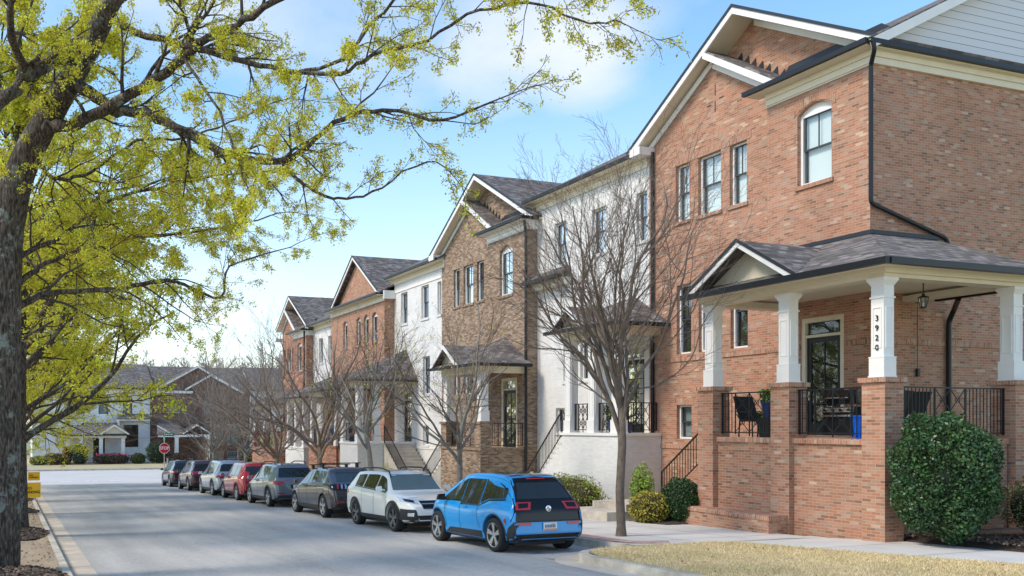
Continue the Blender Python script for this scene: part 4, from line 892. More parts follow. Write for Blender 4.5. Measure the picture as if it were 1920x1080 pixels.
mb=MB(); mb.box(2,15.2,YF-.45,YF-.02,4.1,4.16); mb.box(2,15.2,YF-.08,YF-.01,3.85,4.1); mb.build('frieze',white,H9)
# upper side part with small gable shown between leaves
mb=MB(); slab(mb,[(11.1,YF-1.1,.8),(15.0,YF-1.1,.8),(15.0,YF,1.35),(11.4,YF,1.35)],.08); mb.build('shed_roof',shing,H9)
mb=MB(); mb.box(11.3,11.45,YF-.95,YF,-.2,.72); mb.box(11.3,14.9,YF-1.0,YF-.85,.55,.75); mb.build('bay_head',white,H9)
mb=MB(); mb.box(5.6,11.9,101.2,YF,-4.5,-4.0); mb.build('porch_floor',conc,H9)
for x in (7.05,9.15,11.55): column(H9,x,101.5,-4.0,-1.35,.19)
column(H9,5.8,103.6,-4.0,-1.35,.19)
mb=MB(); mb.box(5.6,11.9,101.3,101.7,-1.35,-1.1); mb.box(5.5,5.8,101.4,YF,-1.35,-1.1); mb.build('porch_beam',white,H9)
mb=MB(); slab(mb,[(5.0,100.9,-1.0),(12.3,100.9,-1.0),(11.3,YF,.35),(7.6,YF,.35)],.08); mb.prism([(5.0,100.9,-1.0),(5.0,YF,-1.0),(7.6,YF,.35)],(.03,0,.03)); mb.prism([(12.3,100.9,-1.0),(12.3,YF,-1.0),(11.3,YF,.35)],(-.03,0,.03))
slab(mb,[(10.55,100.88,.10),(10.55,103.5,.10),(8.9,100.9,-.97),(8.9,100.88,-.97)],.06); slab(mb,[(10.55,100.88,.10),(10.55,103.5,.10),(12.2,100.9,-.97),(12.2,100.88,-.97)],.06)
pr=mb.build('porch_roof',shing,H9)
mb=MB(); gable_trim(mb,100.88,(10.55,.10),(8.9,-.97),pl='Y',w=.04,h=.14); gable_trim(mb,100.88,(10.55,.10),(12.2,-.97),pl='Y',w=.04,h=.14); mb.build('rake_board',white,pr)
mb=MB(); mb.poly([(9.2,101.2,-.95),(11.9,101.2,-.95),(10.55,101.2,-.05)]); mb.build('gable_panel',cream,pr)
mb=MB(); gutter(mb,(5.0,100.87,-1.05),(12.3,100.87,-1.05),.12); mb.build('gutter',gutm,H9)
downspout(H9,[(7.6,104.85,4.1),(7.6,104.85,1.6),(5.9,104.85,.75),(5.9,104.85,.2)],r=.07); downspout(H9,[(15.1,104.85,4.1),(15.1,104.85,-4)],r=.07)
railing(H9,(9.4,101.4),(11.3,101.4),-4.0,-3.1,pattern=False,step=.16); railing(H9,(7.3,101.4),(8.0,101.4),-4.0,-3.1,pattern=False,step=.16)
h10=[(17.2,18.5,1.5,3.1),(22.6,23.7,-2.3,.2),(24.3,25.5,-2.3,.2),(22.5,23.8,-4.0,-3.1),(24.3,25.6,-4.0,-3.1),(21.5,22.5,1.5,3.3)]
H10=thing('townhouse',(21,YF,-4.2),'dark brown brick townhouse with white edged gables behind the stop sign','house')
mb=MB(); wall(mb,'Y',YF+.1,15.2,27,-4.5,4.2,h10); mb.poly([(15.8,YF+.1,4.2),(25.9,YF+.1,4.2),(20.6,YF+.1,6.9)]); mb.poly([(15.2,YF+.1,-4.5),(15.2,116,-4.5),(15.2,116,4.2),(15.2,YF+.1,4.2)]); mb.poly([(27,YF+.1,-4.5),(27,116,-4.5),(27,116,4.2),(27,YF+.1,4.2)]); mb.build('wall',brick_drk,H10)
for w in h10: far_window(H10,YF+.1,*w,back='window_backing',frm=white)
mb=MB(); slab(mb,[(15.3,YF-.4,4.15),(20.6,YF-.4,7.1),(20.6,115,7.1),(15.3,115,4.15)],.1); slab(mb,[(26.2,YF-.4,4.0),(20.6,YF-.4,7.1),(20.6,115,7.1),(26.2,115,4.0)],.1)
slab(mb,[(27.3,YF+.6,4.2),(15.0,YF+.6,4.2),(15.0,110.5,7.3),(27.3,110.5,7.3)],.1); slab(mb,[(19,YF-.6,4.3),(22.1,YF-.6,6.1),(22.1,YF+.2,6.1),(19,YF+.2,4.3)],.08); slab(mb,[(25.4,YF-.6,4.3),(22.1,YF-.6,6.1),(22.1,YF+.2,6.1),(25.4,YF+.2,4.3)],.08)
r10=mb.build('roof',shing,H10)
mb=MB(); gable_trim(mb,YF-.4,(20.6,7.08),(15.3,4.12),pl='Y',h=.2); gable_trim(mb,YF-.4,(20.6,7.08),(26.2,3.97),pl='Y',h=.2); gable_trim(mb,YF-.62,(22.1,6.1),(19,4.3),pl='Y',h=.2); gable_trim(mb,YF-.62,(22.1,6.1),(25.4,4.3),pl='Y',h=.2); mb.box(15.3,20,YF-.35,YF-.3,3.8,4.1); mb.build('rake_board',white,r10)
mb=MB(); slab(mb,[(15.3,101.6,-1.0),(18.6,101.6,-1.0),(18.2,YF,.4),(15.9,YF,.4)],.08); slab(mb,[(18.2,101.5,-.9),(19.9,101.5,.15),(19.9,YF,.15),(18.2,YF,-.9)],.06); slab(mb,[(21.6,101.5,-.9),(19.9,101.5,.15),(19.9,YF,.15),(21.6,YF,-.9)],.06); p10=mb.build('porch_roof',shing,H10)
mb=MB(); gable_trim(mb,101.5,(19.9,.15),(18.2,-.9),pl='Y',w=.04,h=.14); gable_trim(mb,101.5,(19.9,.15),(21.6,-.9),pl='Y',w=.04,h=.14); gable_trim(mb,101.55,(15.3,.1),(17,-.9),pl='Y',w=.04,h=.14); mb.box(15.5,21.4,101.7,102,-1.3,-1.0); mb.build('rake_board',white,p10)
for x in (17.6,21.2): column(H10,x,101.9,-4.2,-1.3,.2)
downspout(H10,[(26.9,YF,4),(26.9,YF,-4.2)],r=.09,)
H11=thing('townhouse',(32,YF,-4.2),'white townhouse glimpsed behind the leafless trees right of the dark brick house','house')
h11=[(29.6,30.6,-4.0,-1.6),(33.4,34.2,-4.1,-2.4),(31.3,32.3,1.5,3.3)]
mb=MB(); wall(mb,'Y',YF,27,40,-4.5,4.2,h11); mb.poly([(40,YF,-4.5),(40,116,-4.5),(40,116,4.2),(40,YF,4.2)]); mb.build('wall',brick_gry,H11)
for w in h11: far_window(H11,YF,*w)
mb=MB(); slab(mb,[(27.35,YF-.5,4.3),(40.4,YF-.5,4.3),(40.4,110.5,7.4),(27.35,110.5,7.4)],.1); slab(mb,[(27.0,101.4,-1.0),(33,101.4,-1.0),(32.5,YF,.5),(27.5,YF,.5)],.08); mb.build('roof',shing,H11)
for x in (28,30.2,32.6): column(H11,x,101.8,-4.2,-1.2,.2)
# ---------------------------------------------------------------- cars
def interp(P,x):
    if x<=P[0][0]: return P[0][1]
    for (a,b),(c,d) in zip(P[:-1],P[1:]):
        if x<=c: return b+(d-b)*(x-a)/(c-a) if c>a else d
    return P[-1][1]
def paint(name,col,rough=.28,metal=.0,coat=1.0): return mat(name,col,rough,metal,.5,coat=coat)
tyrem=mat('tyre_rubber',(.018,.018,.019),.85,bump=.3,bscale=90); rimm=mat('alloy_rim',(.55,.56,.58),.3,.9); rimd=mat('alloy_dark',(.16,.16,.17),.35,.7)
cladm=mat('black_cladding',(.022,.023,.025),.55); glossb=mat('gloss_black',(.006,.006,.007),.16,spec=.35,coat=.15); chrome=mat('chrome',(.75,.75,.77),.12,1)
redl=mat('tail_light_red',(.42,.012,.015),.12,coat=1); clearl=mat('headlight_clear',(.62,.64,.66),.1,.3,coat=1); amber=mat('amber_lens',(.75,.25,.02),.2)
platem=mat('licence_plate',(.72,.72,.70),.5)
carglass=mat('car_glass',(.016,.020,.020),.03,0,.5,coat=.35); carglass_c=mat('car_glass_light',(.10,.13,.12),.03,0,.7,coat=1)
def make_wheel(root,x,y,r,side,spokes=5,dark=False,twist=0,rimr=None):
    """side=+1 outer face looks to +y"""
    rr=rimr or r*.72; w=.115; mb=MB(); c=(x,y,r)
    prof=[(rr*.98,side*w*.80),(rr,side*w),(r*.93,side*w*1.02),(r*.985,side*w*.8),(r,side*w*.4),(r,-side*w*.6),(r*.97,-side*w),(rr*.9,-side*w)]
    mb.lathe(c,prof,32,'y'); t=mb.build('wheel',tyrem,root,smooth=True,loc=None)
    m=MB(); m.lathe(c,[(rr*1.0,side*w*.98),(rr*.95,side*w*.95),(rr*.93,side*w*.3),(rr*.9,-side*w*.2)],32,'y')
    for k in range(spokes):
        a=2*math.pi*k/spokes+twist
        for off in (-.13,.13) if not dark else (-.16,.16):
            p=Vector((x+math.cos(a+off*.5)*rr*.15,y+side*w*.75,r+math.sin(a+off*.5)*rr*.15)); q=Vector((x+math.cos(a+off)*rr*.94,y+side*w*.88,r+math.sin(a+off)*rr*.94))
            m.beam(p,q,.045,.02,up=(0,1,0))
    m.lathe(c,[(.0,side*w*.85),(.05,side*w*.83),(.06,side*w*.7)],14,'y'); m.build('rim',rimm if not dark else rimd,t)
    m=MB(); m.lathe(c,[(0,side*w*.25),(rr*.93,side*w*.25)],24,'y'); m.build('brake_backing',cladm,t)
    return t
def make_car(name,label,spec,pm,group,loc,face,glass=None):
    S=spec; L,Wd=S['L'],S['W']/2; wb=S['wb']; wr_=S['R']; xr,xf=S.get('xr',-wb/2),S.get('xf',wb/2)
    root=thing(name,(0,0,0),label,'car',group); root['_base']=(0,0,0)
    top,belt,plan,bot=S['top'],S['belt'],S['plan'],S['bot']
    xs=sorted({round(-L/2+L*i/64,4) for i in range(65)}|{round(p[0],4) for p in top}|{round(p[0],4) for p in plan})
    rings=[]
    for x in xs:
        zt,zb,w=interp(top,x),interp(bot,x),Wd*interp(plan,x); zbl=min(interp(belt,x),zt-.06)
        h=max(0,zt-zbl-.06); k=min(1,h/.45); wr=w*(.93-S.get('tumble',.2)*k); mid=(zb+zbl)/2
        half=[(0,zb),(w*.82,zb),(w*.955,zb+.06),(w*.985,zb+.18*(zbl-zb)+.05),(w*1.0,mid+.02),(w*.993,mid+.6*(zbl-mid)),(w*.965,zbl-.035),(w*.935,zbl)]
        half+=[(w*.93+(wr-w*.93)*.33,zbl+(zt-.07-zbl)*.33),(w*.93+(wr-w*.93)*.7,zbl+(zt-.07-zbl)*.7),(wr*1.0,zt-.065),(wr*.93,zt-.022),(wr*.6,zt-.004),(wr*.25,zt+.004),(0,zt+.006)]
        ring=[(x,-y,z) for y,z in half]+[(x,y,z) for y,z in reversed(half[1:-1])]
        rings.append(ring)
    mb=MB(); n=len(rings[0]); mb.v=[p for r in rings for p in r]
    for i in range(len(rings)-1):
        for j in range(n): a=i*n+j;b=i*n+(j+1)%n; mb.f.append((a,b,b+n,a+n))
    mb.f.append(tuple(range(n-1,-1,-1))); mb.f.append(tuple((len(rings)-1)*n+j for j in range(n)))
    body=mb.build('body',pm,root,smooth=True)
    cut=MB(); ar=S.get('arch',wr_+.055)
    for x in (xr,xf):
        for sg in (-1,1): cut.lathe((x,sg*(Wd-.12),wr_),[(0,-.17),(ar,-.17),(ar,.3),(0,.3)],36,'y')
    cu=cut.build('cutter',pm)
    bm_=bmesh.new(); bm_.from_mesh(cu.data); bmesh.ops.remove_doubles(bm_,verts=bm_.verts,dist=1e-5); bmesh.ops.recalc_face_normals(bm_,faces=bm_.faces); bm_.to_mesh(cu.data); bm_.free()
    bm_=bmesh.new(); bm_.from_mesh(body.data); bmesh.ops.recalc_face_normals(bm_,faces=bm_.faces); bm_.to_mesh(body.data); bm_.free()
    bvh=BVHTree.FromPolygons([tuple(v.co) for v in body.data.vertices],[tuple(p.vertices) for p in body.data.polygons])
    md=body.modifiers.new('b','BOOLEAN'); md.operation='DIFFERENCE'; md.object=cu; md.solver='EXACT'
    dg=bpy.context.evaluated_depsgraph_get(); me=bpy.data.meshes.new_from_object(body.evaluated_get(dg)); body.modifiers.clear(); body.data=me
    while len(me.materials)>1: me.materials.pop()
    bpy.data.objects.remove(cu)
    try: me.set_sharp_from_angle(angle=R(38))
    except Exception: pass
    # decal pieces that lie on the body surface
    def hit(o,d):
        h=bvh.ray_cast(Vector(o),Vector(d)); return h
    def surf(view,a,b,off):
        if view=='L': o,d=(a,3,b),(0,-1,0)
        elif view=='Rr': o,d=(a,-3,b),(0,1,0)
        elif view=='rear': o,d=(-5,a,b),(1,0,0)
        elif view=='front': o,d=(5,a,b),(-1,0,0)
        elif view=='top': o,d=(a,b,5),(0,0,-1)
        h=hit(o,d)
        if h[0] is None: return None
        nn=h[1]
        if nn.dot(Vector(d))>0: nn=-nn
        return h[0]+nn*off
    def patch(nm,view,lo,hi,mt,off=.006,nu=16,nv=6,parent=None,rows=None):
        """lo, hi: polylines [(u,v)...] with the same parameter; surface strip between them"""
        if isinstance(mt,str): mt=MAT[mt]
        ul=[p[0] for p in lo]; 
        def ev(P,t):
            s=t*(len(P)-1); i=min(int(s),len(P)-2); f=s-i; return (P[i][0]+(P[i+1][0]-P[i][0])*f,P[i][1]+(P[i+1][1]-P[i][1])*f)
        g=[];m=MB(); ok=True
        for i in range(nu+1):
            a,b=ev(lo,i/nu),ev(hi,i/nu); col=[]
            for j in range(nv+1):
                q=surf(view,a[0]+(b[0]-a[0])*j/nv,a[1]+(b[1]-a[1])*j/nv,off); col.append(q)
            g.append(col)
        idx={}
        for i in range(nu+1):
            for j in range(nv+1):
                if g[i][j] is not None: idx[i,j]=len(m.v); m.v.append(tuple(g[i][j]))
        for i in range(nu):
            for j in range(nv):
                k=[(i,j),(i+1,j),(i+1,j+1),(i,j+1)]
                if all(q in idx for q in k): m.f.append(tuple(idx[q] for q in k))
        if not m.f: return None
        return m.build(nm,mt,parent or body,smooth=True)
    def both(nm,lo,hi,mt,**k):
        r=patch(nm,'L',lo,hi,mt,**k); patch(nm,'Rr',lo,hi,mt,**k); return r
    def line(nm,view,pts,w,mt,**k):
        lo=[];hi=[]
        for i,p in enumerate(pts):
            a=pts[max(i-1,0)];b=pts[min(i+1,len(pts)-1)]; dx,dz=b[0]-a[0],b[1]-a[1]; l=math.hypot(dx,dz) or 1; nx,nz=-dz/l*w/2,dx/l*w/2
            lo.append((p[0]-nx,p[1]-nz)); hi.append((p[0]+nx,p[1]+nz))
        kw=dict(nu=max(8,len(pts)*4),nv=1); kw.update(k); return patch(nm,view,lo,hi,mt,**kw)
    api=dict(patch=patch,both=both,line=line,surf=surf,root=root,body=body,Wd=Wd,S=S)
    for x in (xr,xf):
        for sg in (-1,1):
            make_wheel(root,x,sg*(Wd-.115-S.get('inset',.02)),wr_,sg,spokes=S.get('spokes',5),dark=S.get('rimdark',False),twist=.3)
            if S.get('clad'):
                arc=[(x+math.cos(t)*(ar-.005),wr_+math.sin(t)*(ar-.005)) for t in [math.pi*(-.08+1.16*i/18) for i in range(19)]]
                arc2=[(x+math.cos(t)*(ar+.055),wr_+math.sin(t)*(ar+.055)) for t in [math.pi*(-.08+1.16*i/18) for i in range(19)]]
                patch('arch_cladding','L' if sg>0 else 'Rr',arc,arc2,cladm,nu=36,nv=2,off=.012)
    # wheel-well liner
    mb=MB()
    mb.box(xr-wr_-.03,xf+wr_+.03,-Wd+.30,Wd-.30,.15,.58)
    mb.build('underbody',cladm,root)
    S['detail'](api)
    pitch=math.atan(.032); root.rotation_euler=(0,pitch if face>0 else -pitch,R(90*face)); root.location=loc
    if '_base' in root: del root['_base']
    return root
def mirror(api,x,z,mt):
    for sg in (-1,1):
        m=MB(); y=api['Wd']*.96*sg; m.beam((x,y,z-.02),(x,y+.10*sg,z),.05,.035)
        m.hexa([(x-.09,y+.07*sg,z-.06),(x+.05,y+.09*sg,z-.05),(x+.03,y+.24*sg,z-.05),(x-.07,y+.22*sg,z-.05),(x-.09,y+.07*sg,z+.09),(x+.02,y+.09*sg,z+.08),(x+.0,y+.22*sg,z+.07),(x-.08,y+.22*sg,z+.08)]); m.build('mirror',mt,api['root'])
def hatch_detail(a):   # compact electric hatchback seen from behind
    P,B,Ln,b=a['patch'],a['both'],a['line'],a['body']
    # side glazing: front door glass, dropped rear glass, quarter glass
    B('side_window',[(1.05,1.00),(.9,1.00),(.2,1.00)],[(1.02,1.02),(.62,1.32),(.2,1.475)],carglass,nu=20)
    B('side_window',[(.17,.94),(-.62,.94)],[(.17,1.475),(-.62,1.47)],carglass)
    B('side_window',[(-.66,.97),(-.95,1.07),(-1.58,1.10)],[(-.66,1.475),(-1.0,1.36),(-1.56,1.28)],carglass,nu=20)
    for v in ('L','Rr'):
        Ln('window_trim',v,[(1.08,.985),(.2,.985),(.16,.925),(-.64,.925),(-1.0,1.045),(-1.6,1.075)],.028,glossb,off=.008,nu=50)
        Ln('door_seam',v,[(.92,.98),(.86,.62),(.80,.36)],.012,cladm,off=.004); Ln('door_seam',v,[(.185,.92),(.17,.6),(.12,.36)],.012,cladm,off=.004); Ln('door_seam',v,[(-.62,.92),(-.60,.7),(-.72,.45)],.012,cladm,off=.004)
        P('sill_panel',v,[(.88,.26),(-.80,.26)],[(.62,.385),(-.80,.40)],cladm,off=.010)
        P('door_handle',v,[(.02,.86),(-.14,.86)],[(.02,.895),(-.14,.895)],a['pm'],off=.03,nu=5,nv=2)
        Ln('arch_trim',v,[(-1.285+math.cos(t)*.425,.35+math.sin(t)*.425) for t in [math.pi*(.02+.96*i/14) for i in range(15)]],.03,cladm,off=.008,nu=40); Ln('arch_trim',v,[(1.285+math.cos(t)*.425,.35+math.sin(t)*.425) for t in [math.pi*(.02+.96*i/14) for i in range(15)]],.03,cladm,off=.008,nu=40)
        P('side_reflector',v,[(-1.71,.60),(-1.66,.68)],[(-1.74,.60),(-1.72,.72)],redl,off=.012,nu=3,nv=2)
        P('rear_flank_black',v,[(-1.70,.28),(-1.99,.26)],[(-1.80,.52),(-1.99,.66)],cladm,off=.007)
    # black roof and tailgate
    Wd=a['Wd']
    P('roof_panel','top',[(.60,-.56),(-.5,-.59),(-1.47,-.60)],[(.60,.56),(-.5,.59),(-1.47,.60)],glossb,off=.004,nu=14,nv=12)
    P('windshield','front',[(-.70,1.04),(.70,1.04)],[(-.60,1.44),(.60,1.44)],carglass,nv=10)
    P('tailgate','rear',[(-.83,.66),(.83,.66)],[(-.60,1.55),(.60,1.55)],glossb,off=.006,nv=18,nu=24)
    P('rear_window','rear',[(-.63,1.09),(.63,1.09)],[(-.50,1.41),(.50,1.41)],carglass,off=.011,nv=8,nu=16)
    P('brake_light','rear',[(-.22,1.475),(.22,1.475)],[(-.22,1.50),(.22,1.50)],redl,off=.014,nu=6,nv=2)
    for s in (-1,1):
        t=P('tail_light','rear',[(s*.74,.88),(s*.42,.88)],[(s*.70,1.03),(s*.36,1.03)],redl,off=.013,nu=8,nv=5)
        P('tail_light_inner','rear',[(s*.68,.915),(s*.46,.925)],[(s*.66,1.005),(s*.43,1.01)],glossb,off=.017,nu=6,nv=4,parent=t)
        P('fog_light','rear',[(s*.72,.575),(s*.42,.575)],[(s*.72,.635),(s*.42,.635)],redl,off=.014,nu=6,nv=2)
    P('lower_bumper','rear',[(-.80,.24),(.80,.24)],[(-.84,.40),(.84,.40)],glossb,off=.010,nu=20,nv=4)
    P('bumper_groove','rear',[(-.80,.64),(.80,.64)],[(-.80,.67),(.80,.67)],cladm,off=.009,nu=20,nv=2)
    pl=MB(); q=a['surf']('rear',0,.545,.02); x=q.x-.012; pl.box(x,x+.01,-.155,.155,.47,.625); p=pl.build('licence_plate',platem,b)
    m=MB(); m.box(x-.004,x,-.155,.155,.47,.505); m.box(x-.004,x,-.11,-.03,.59,.605); m.build('plate_strip',mat('plate_peach',(.75,.30,.14),.6),p)
    m=MB(); [m.box(x-.006,x,-.11+.036*i,-.11+.036*i+.02,.525,.585) for i in range(7)]; m.build('plate_characters',mat('plate_ink',(.12,.13,.2),.6),p)
    # roundel: black ring, blue and white quarters
    q=a['surf']('rear',0,.90,.016); x=q.x
    m=MB(); m.lathe((x,0,.90),[(0,-.004),(.062,-.004),(.062,.0)],28,'x'); e=m.build('roundel',glossb,b)
    for nm,sg in (('roundel_blue',0),('roundel_white',1)):
        m=MB()
        for k in range(4):
            if k%2!=sg: continue
            pts=[(x-.008,0,.90)]+[(x-.008,.043*math.cos(t),.90+.043*math.sin(t)) for t in [k*math.pi/2+i*math.pi/12 for i in range(7)]]; m.poly(pts)
        m.build(nm,mat(nm,(.02,.25,.65) if sg==0 else (.8,.8,.8),.3),e)
    m=MB(); m.lathe((x,0,.90),[(.043,-.009),(.062,-.006),(.064,0)],28,'x'); m.build('roundel_ring',chrome,e)
    m=MB(); m.prism([(-1.28,-.02,1.545),(-1.40,-.02,1.55),(-1.42,-.02,1.635),(-1.37,-.02,1.64)],(0,.04,0)); m.build('antenna_fin',chrome,a['root'])
    P('headlight','front',[(.5,.72),(.82,.76)],[(.5,.82),(.80,.85)],clearl,off=.01,nu=6,nv=3); P('headlight','front',[(-.5,.72),(-.82,.76)],[(-.5,.82),(-.80,.85)],clearl,off=.01,nu=6,nv=3)
    mirror(a,.86,1.03,glossb)
def suv_detail(opts):
    def f(a):
        P,B,Ln,b,S=a['patch'],a['both'],a['line'],a['body'],a['S']
        hb=opts.get('hb',1.0); ht=opts.get('ht',1.5); x0,x1,xr_=opts['gl']      # windshield foot, pillar B, rear end of side glass
        zt=lambda x:interp(S['top'],x)-.115
        be=lambda x:interp(S['belt'],x)+.015
        def side(xa,xb,slope=0):
            n=8; xs=[xa+(xb-xa)*i/n for i in range(n+1)]
            return [(x,be(x)) for x in xs],[(x-(0),max(be(x)+.01,zt(x))) for x in xs]
        gm=opts.get('glass',carglass)
        for (xa,xb) in opts['panes']:
            lo,hi=side(xa,xb); B('side_window',lo,hi,gm,nu=18)
        for v in ('L','Rr'):
            Ln('window_trim',v,[(x,be(x)-.02) for x in [opts['panes'][0][0]+(opts['panes'][-1][1]-opts['panes'][0][0])*i/8 for i in range(9)]],.025,opts.get('trim',glossb),off=.008,nu=30)
            for xd in opts['doors']: Ln('door_seam',v,[(xd,be(xd)-.03),(xd-.02,.6),(xd-.06,.36)],.012,cladm,off=.004)
            P('sill_panel',v,[(S['wb']/2-.45,.24),(-S['wb']/2+.45,.24)],[(S['wb']/2-.42,.38),(-S['wb']/2+.42,.38)],cladm,off=.011)
            for xd in opts['doors'][1:]: P('door_handle',v,[(xd+.14,be(xd)-.14),(xd+.30,be(xd)-.14)],[(xd+.14,be(xd)-.11),(xd+.30,be(xd)-.11)],a['pm'],off=.03,nu=4,nv=2)
        ws=opts['ws']; P('windshield','front',[(-ws[0],ws[1]),(ws[0],ws[1])],[(-ws[2],ws[3]),(ws[2],ws[3])],opts.get('wsglass',gm),nv=10,nu=16)
        rw=opts['rw']; P('rear_window','rear',[(-rw[0],rw[1]),(rw[0],rw[1])],[(-rw[2],rw[3]),(rw[2],rw[3])],gm,nv=8,nu=16)
        tl=opts.get('tl',(.52,.80,.86,1.02))
        for s in (-1,1):
            P('tail_light','rear',[(s*tl[1],tl[2]),(s*tl[0],tl[2]+.03)],[(s*tl[1]*.97,tl[3]),(s*tl[0],tl[3]-.03)],opts.get('tlm',redl),off=.014,nu=6,nv=4)
            P('bumper_reflector','rear',[(s*.76,.52),(s*.5,.5)],[(s*.76,.57),(s*.5,.54)],redl,off=.016,nu=4,nv=1)
            v='L' if s>0 else 'Rr'; xe=-S['L']/2; P('tail_light',v,[(xe+.06,tl[2]),(xe+.34,tl[2]+.05)],[(xe+.08,tl[3]),(xe+.34,tl[3]-.02)],opts.get('tlm',redl),off=.012,nu=6,nv=3)
        P('lower_bumper','rear',[(-.84,.25),(.84,.25)],[(-.86,opts.get('lb',.47)),(.86,opts.get('lb',.47))],cladm,off=.012,nu=20,nv=4)
        P('licence_plate_recess','rear',[(-.24,.72),(.24,.72)],[(-.24,.86),(.24,.86)],cladm,off=.01,nu=6,nv=2); P('licence_plate','rear',[(-.15,.72),(.15,.72)],[(-.15,.85),(.15,.85)],platem,off=.02,nu=4,nv=2)
        # front end
        for s in (-1,1):
            h=P('headlight','front',[(s*.48,.735),(s*.83,.80)],[(s*.50,.83),(s*.80,.91)],clearl,off=.012,nu=8,nv=4); P('headlight_dark','front',[(s*.58,.765),(s*.76,.80)],[(s*.58,.825),(s*.76,.865)],glossb,off=.017,nu=5,nv=3,parent=h)
            v='L' if s>0 else 'Rr'; xe=S['L']/2; P('headlight',v,[(xe-.14,.80),(xe-.50,.86)],[(xe-.16,.90),(xe-.50,.905)],clearl,off=.012,nu=6,nv=3)
            P('fog_surround','front',[(s*.55,.34),(s*.84,.34)],[(s*.60,.60),(s*.84,.62)],cladm,off=.014,nu=6,nv=4); P('fog_lamp','front',[(s*.66,.44),(s*.76,.44)],[(s*.66,.52),(s*.76,.52)],clearl,off=.022,nu=4,nv=3)
        P('grille','front',[(-.40,.62),(.40,.62)],[(-.46,.82),(.46,.82)],glossb,off=.012,nu=12,nv=5); P('front_lower','front',[(-.8,.26),(.8,.26)],[(-.55,.46),(.55,.46)],cladm,off=.013,nu=16,nv=4)
        P('grille_bar','front',[(-.42,.725),(.42,.725)],[(-.42,.745),(.42,.745)],chrome,off=.02,nu=8,nv=1)
        if opts.get('rails'):
            for s in (-1,1):
                m=MB(); y=s*a['Wd']*.66; pts=[(x,y,interp(S['top'],x)+(.0 if e else .075)) for x,e in ((.62,1),(.5,0),(0,0),(-.7,0),(-1.35,0),(-1.5,1))]; m.tube(pts,.02,6); m.build('roof_rail',cladm,a['root'])
        if opts.get('cross'):
            for x in (.35,-.65):
                z=interp(S['top'],x)+.11; m=MB(); m.box(x-.035,x+.035,-a['Wd']*.78,a['Wd']*.78,z,z+.03)
                for s in (-1,1): m.box(x-.06,x+.06,s*a['Wd']*.64-.04,s*a['Wd']*.64+.04,z-.13,z)
                m.build('roof_crossbar',cladm,a['root'])
        if opts.get('black_roof'): P('roof_panel','top',[(.5,-.56),(-1.3,-.52)],[(.5,.56),(-1.3,.52)],glossb,off=.004,nu=14,nv=10)
        if opts.get('extra'): opts['extra'](a)
        mirror(a,opts.get('mx',.72),be(.7)+.06,opts.get('mirror') or a['pm'])
    return f
HB=dict(L=4.0,W=1.775,wb=2.57,R=.35,tumble=.27,spokes=5,inset=.0,
 top=[(-2.0,.55),(-1.985,.66),(-1.96,.88),(-1.90,1.0),(-1.57,1.42),(-1.44,1.54),(-1.25,1.585),(-.7,1.61),(0,1.605),(.4,1.55),(.62,1.46),(.95,1.24),(1.28,1.045),(1.6,.95),(1.85,.82),(1.95,.7),(2.0,.5)],
 belt=[(-2,.95),(-1.2,1.02),(-.6,.93),(.2,.95),(1.1,.99),(2,.85)],
 plan=[(-2.0,.86),(-1.97,.90),(-1.85,.945),(-1.5,.985),(-1,1),(1.2,1),(1.5,.96),(1.8,.84),(1.95,.68),(2.0,.58)],
 bot=[(-2,.30),(-1.8,.22),(-1.5,.19),(1.6,.19),(1.85,.22),(2,.30)],detail=hatch_detail)
def suv_spec(L,W,H,wb,Rw,detail,clad=True,rake=0,hood=.98,**k):
    h=L/2
    top=[(-h,.52),(-h+.02,.70),(-h+.05,.98),(-h+.13,1.08+rake*0),(-h+.32+rake,H-.20),(-h+.48+rake,H-.05),(-h+1.1,H-.01),(-.2,H),(.25,H-.03),(.55,H-.11),(h-1.32,1.12),(h-1.15,hood+.03),(h-.7,hood-.04),(h-.25,hood-.14),(h-.06,hood-.28),(h,.50)]
    d=dict(L=L,W=W,wb=wb,R=Rw,clad=clad,top=top,
     belt=[(-h,1.07),(-h+.8,1.12),(0,1.05),(h-1.1,.98),(h,.80)],
     plan=[(-h,.84),(-h+.04,.90),(-h+.2,.955),(-h+.7,.995),(-.5,1),(h-1.2,1),(h-.6,.965),(h-.2,.86),(h-.05,.76),(h,.66)],
     bot=[(-h,.34),(-h+.25,.26),(-h+.7,.22),(h-.8,.22),(h-.3,.25),(h,.32)],detail=detail,tumble=.25); d.update(k); return d
GR='cars parked along the right kerb'
XC=9.28
def car_at(y,px0=XC,W=1.85): return (px0+W/2,y,G(y))
MAT['']=None
def make(name,label,spec,pm,y,face=1,group=GR):
    # detail functions need the paint
    d0=spec['detail']
    def dd(a): a['pm']=pm; d0(a)
    s=dict(spec); s['detail']=dd; return make_car(name,label,s,pm,group,car_at(y,W=s['W']),face)
blue=paint('paint_blue',(.0,.25,.60),.25,.1,.6); whitep=paint('paint_pearl',(.74,.72,.66),.35,0); blackp=paint('paint_graphite',(.045,.042,.045),.22,.3); greyp=paint('paint_grey',(.17,.185,.20),.28,.4)
redp=paint('paint_red',(.36,.02,.025),.25,.2); silv=paint('paint_silver',(.50,.53,.56),.3,.5); maro=paint('paint_maroon',(.075,.022,.03),.25,.2); navy=paint('paint_navy',(.02,.028,.04),.22,.2)
def pn(*a): return a
def roof_white(a): pass
make('parked_car','bright blue compact hatchback with black tailgate, nearest car in the parked row',HB,blue,17.38)
xo=dict(gl=(1,0,-1),panes=((.86,.12),(.06,-.78),(-.86,-1.42)),doors=(.92,.09,-.80),ws=(.70,1.06,.60,1.46),rw=(.66,1.10,.56,1.44),rails=True,mx=.80,glass=carglass,wsglass=carglass_c)
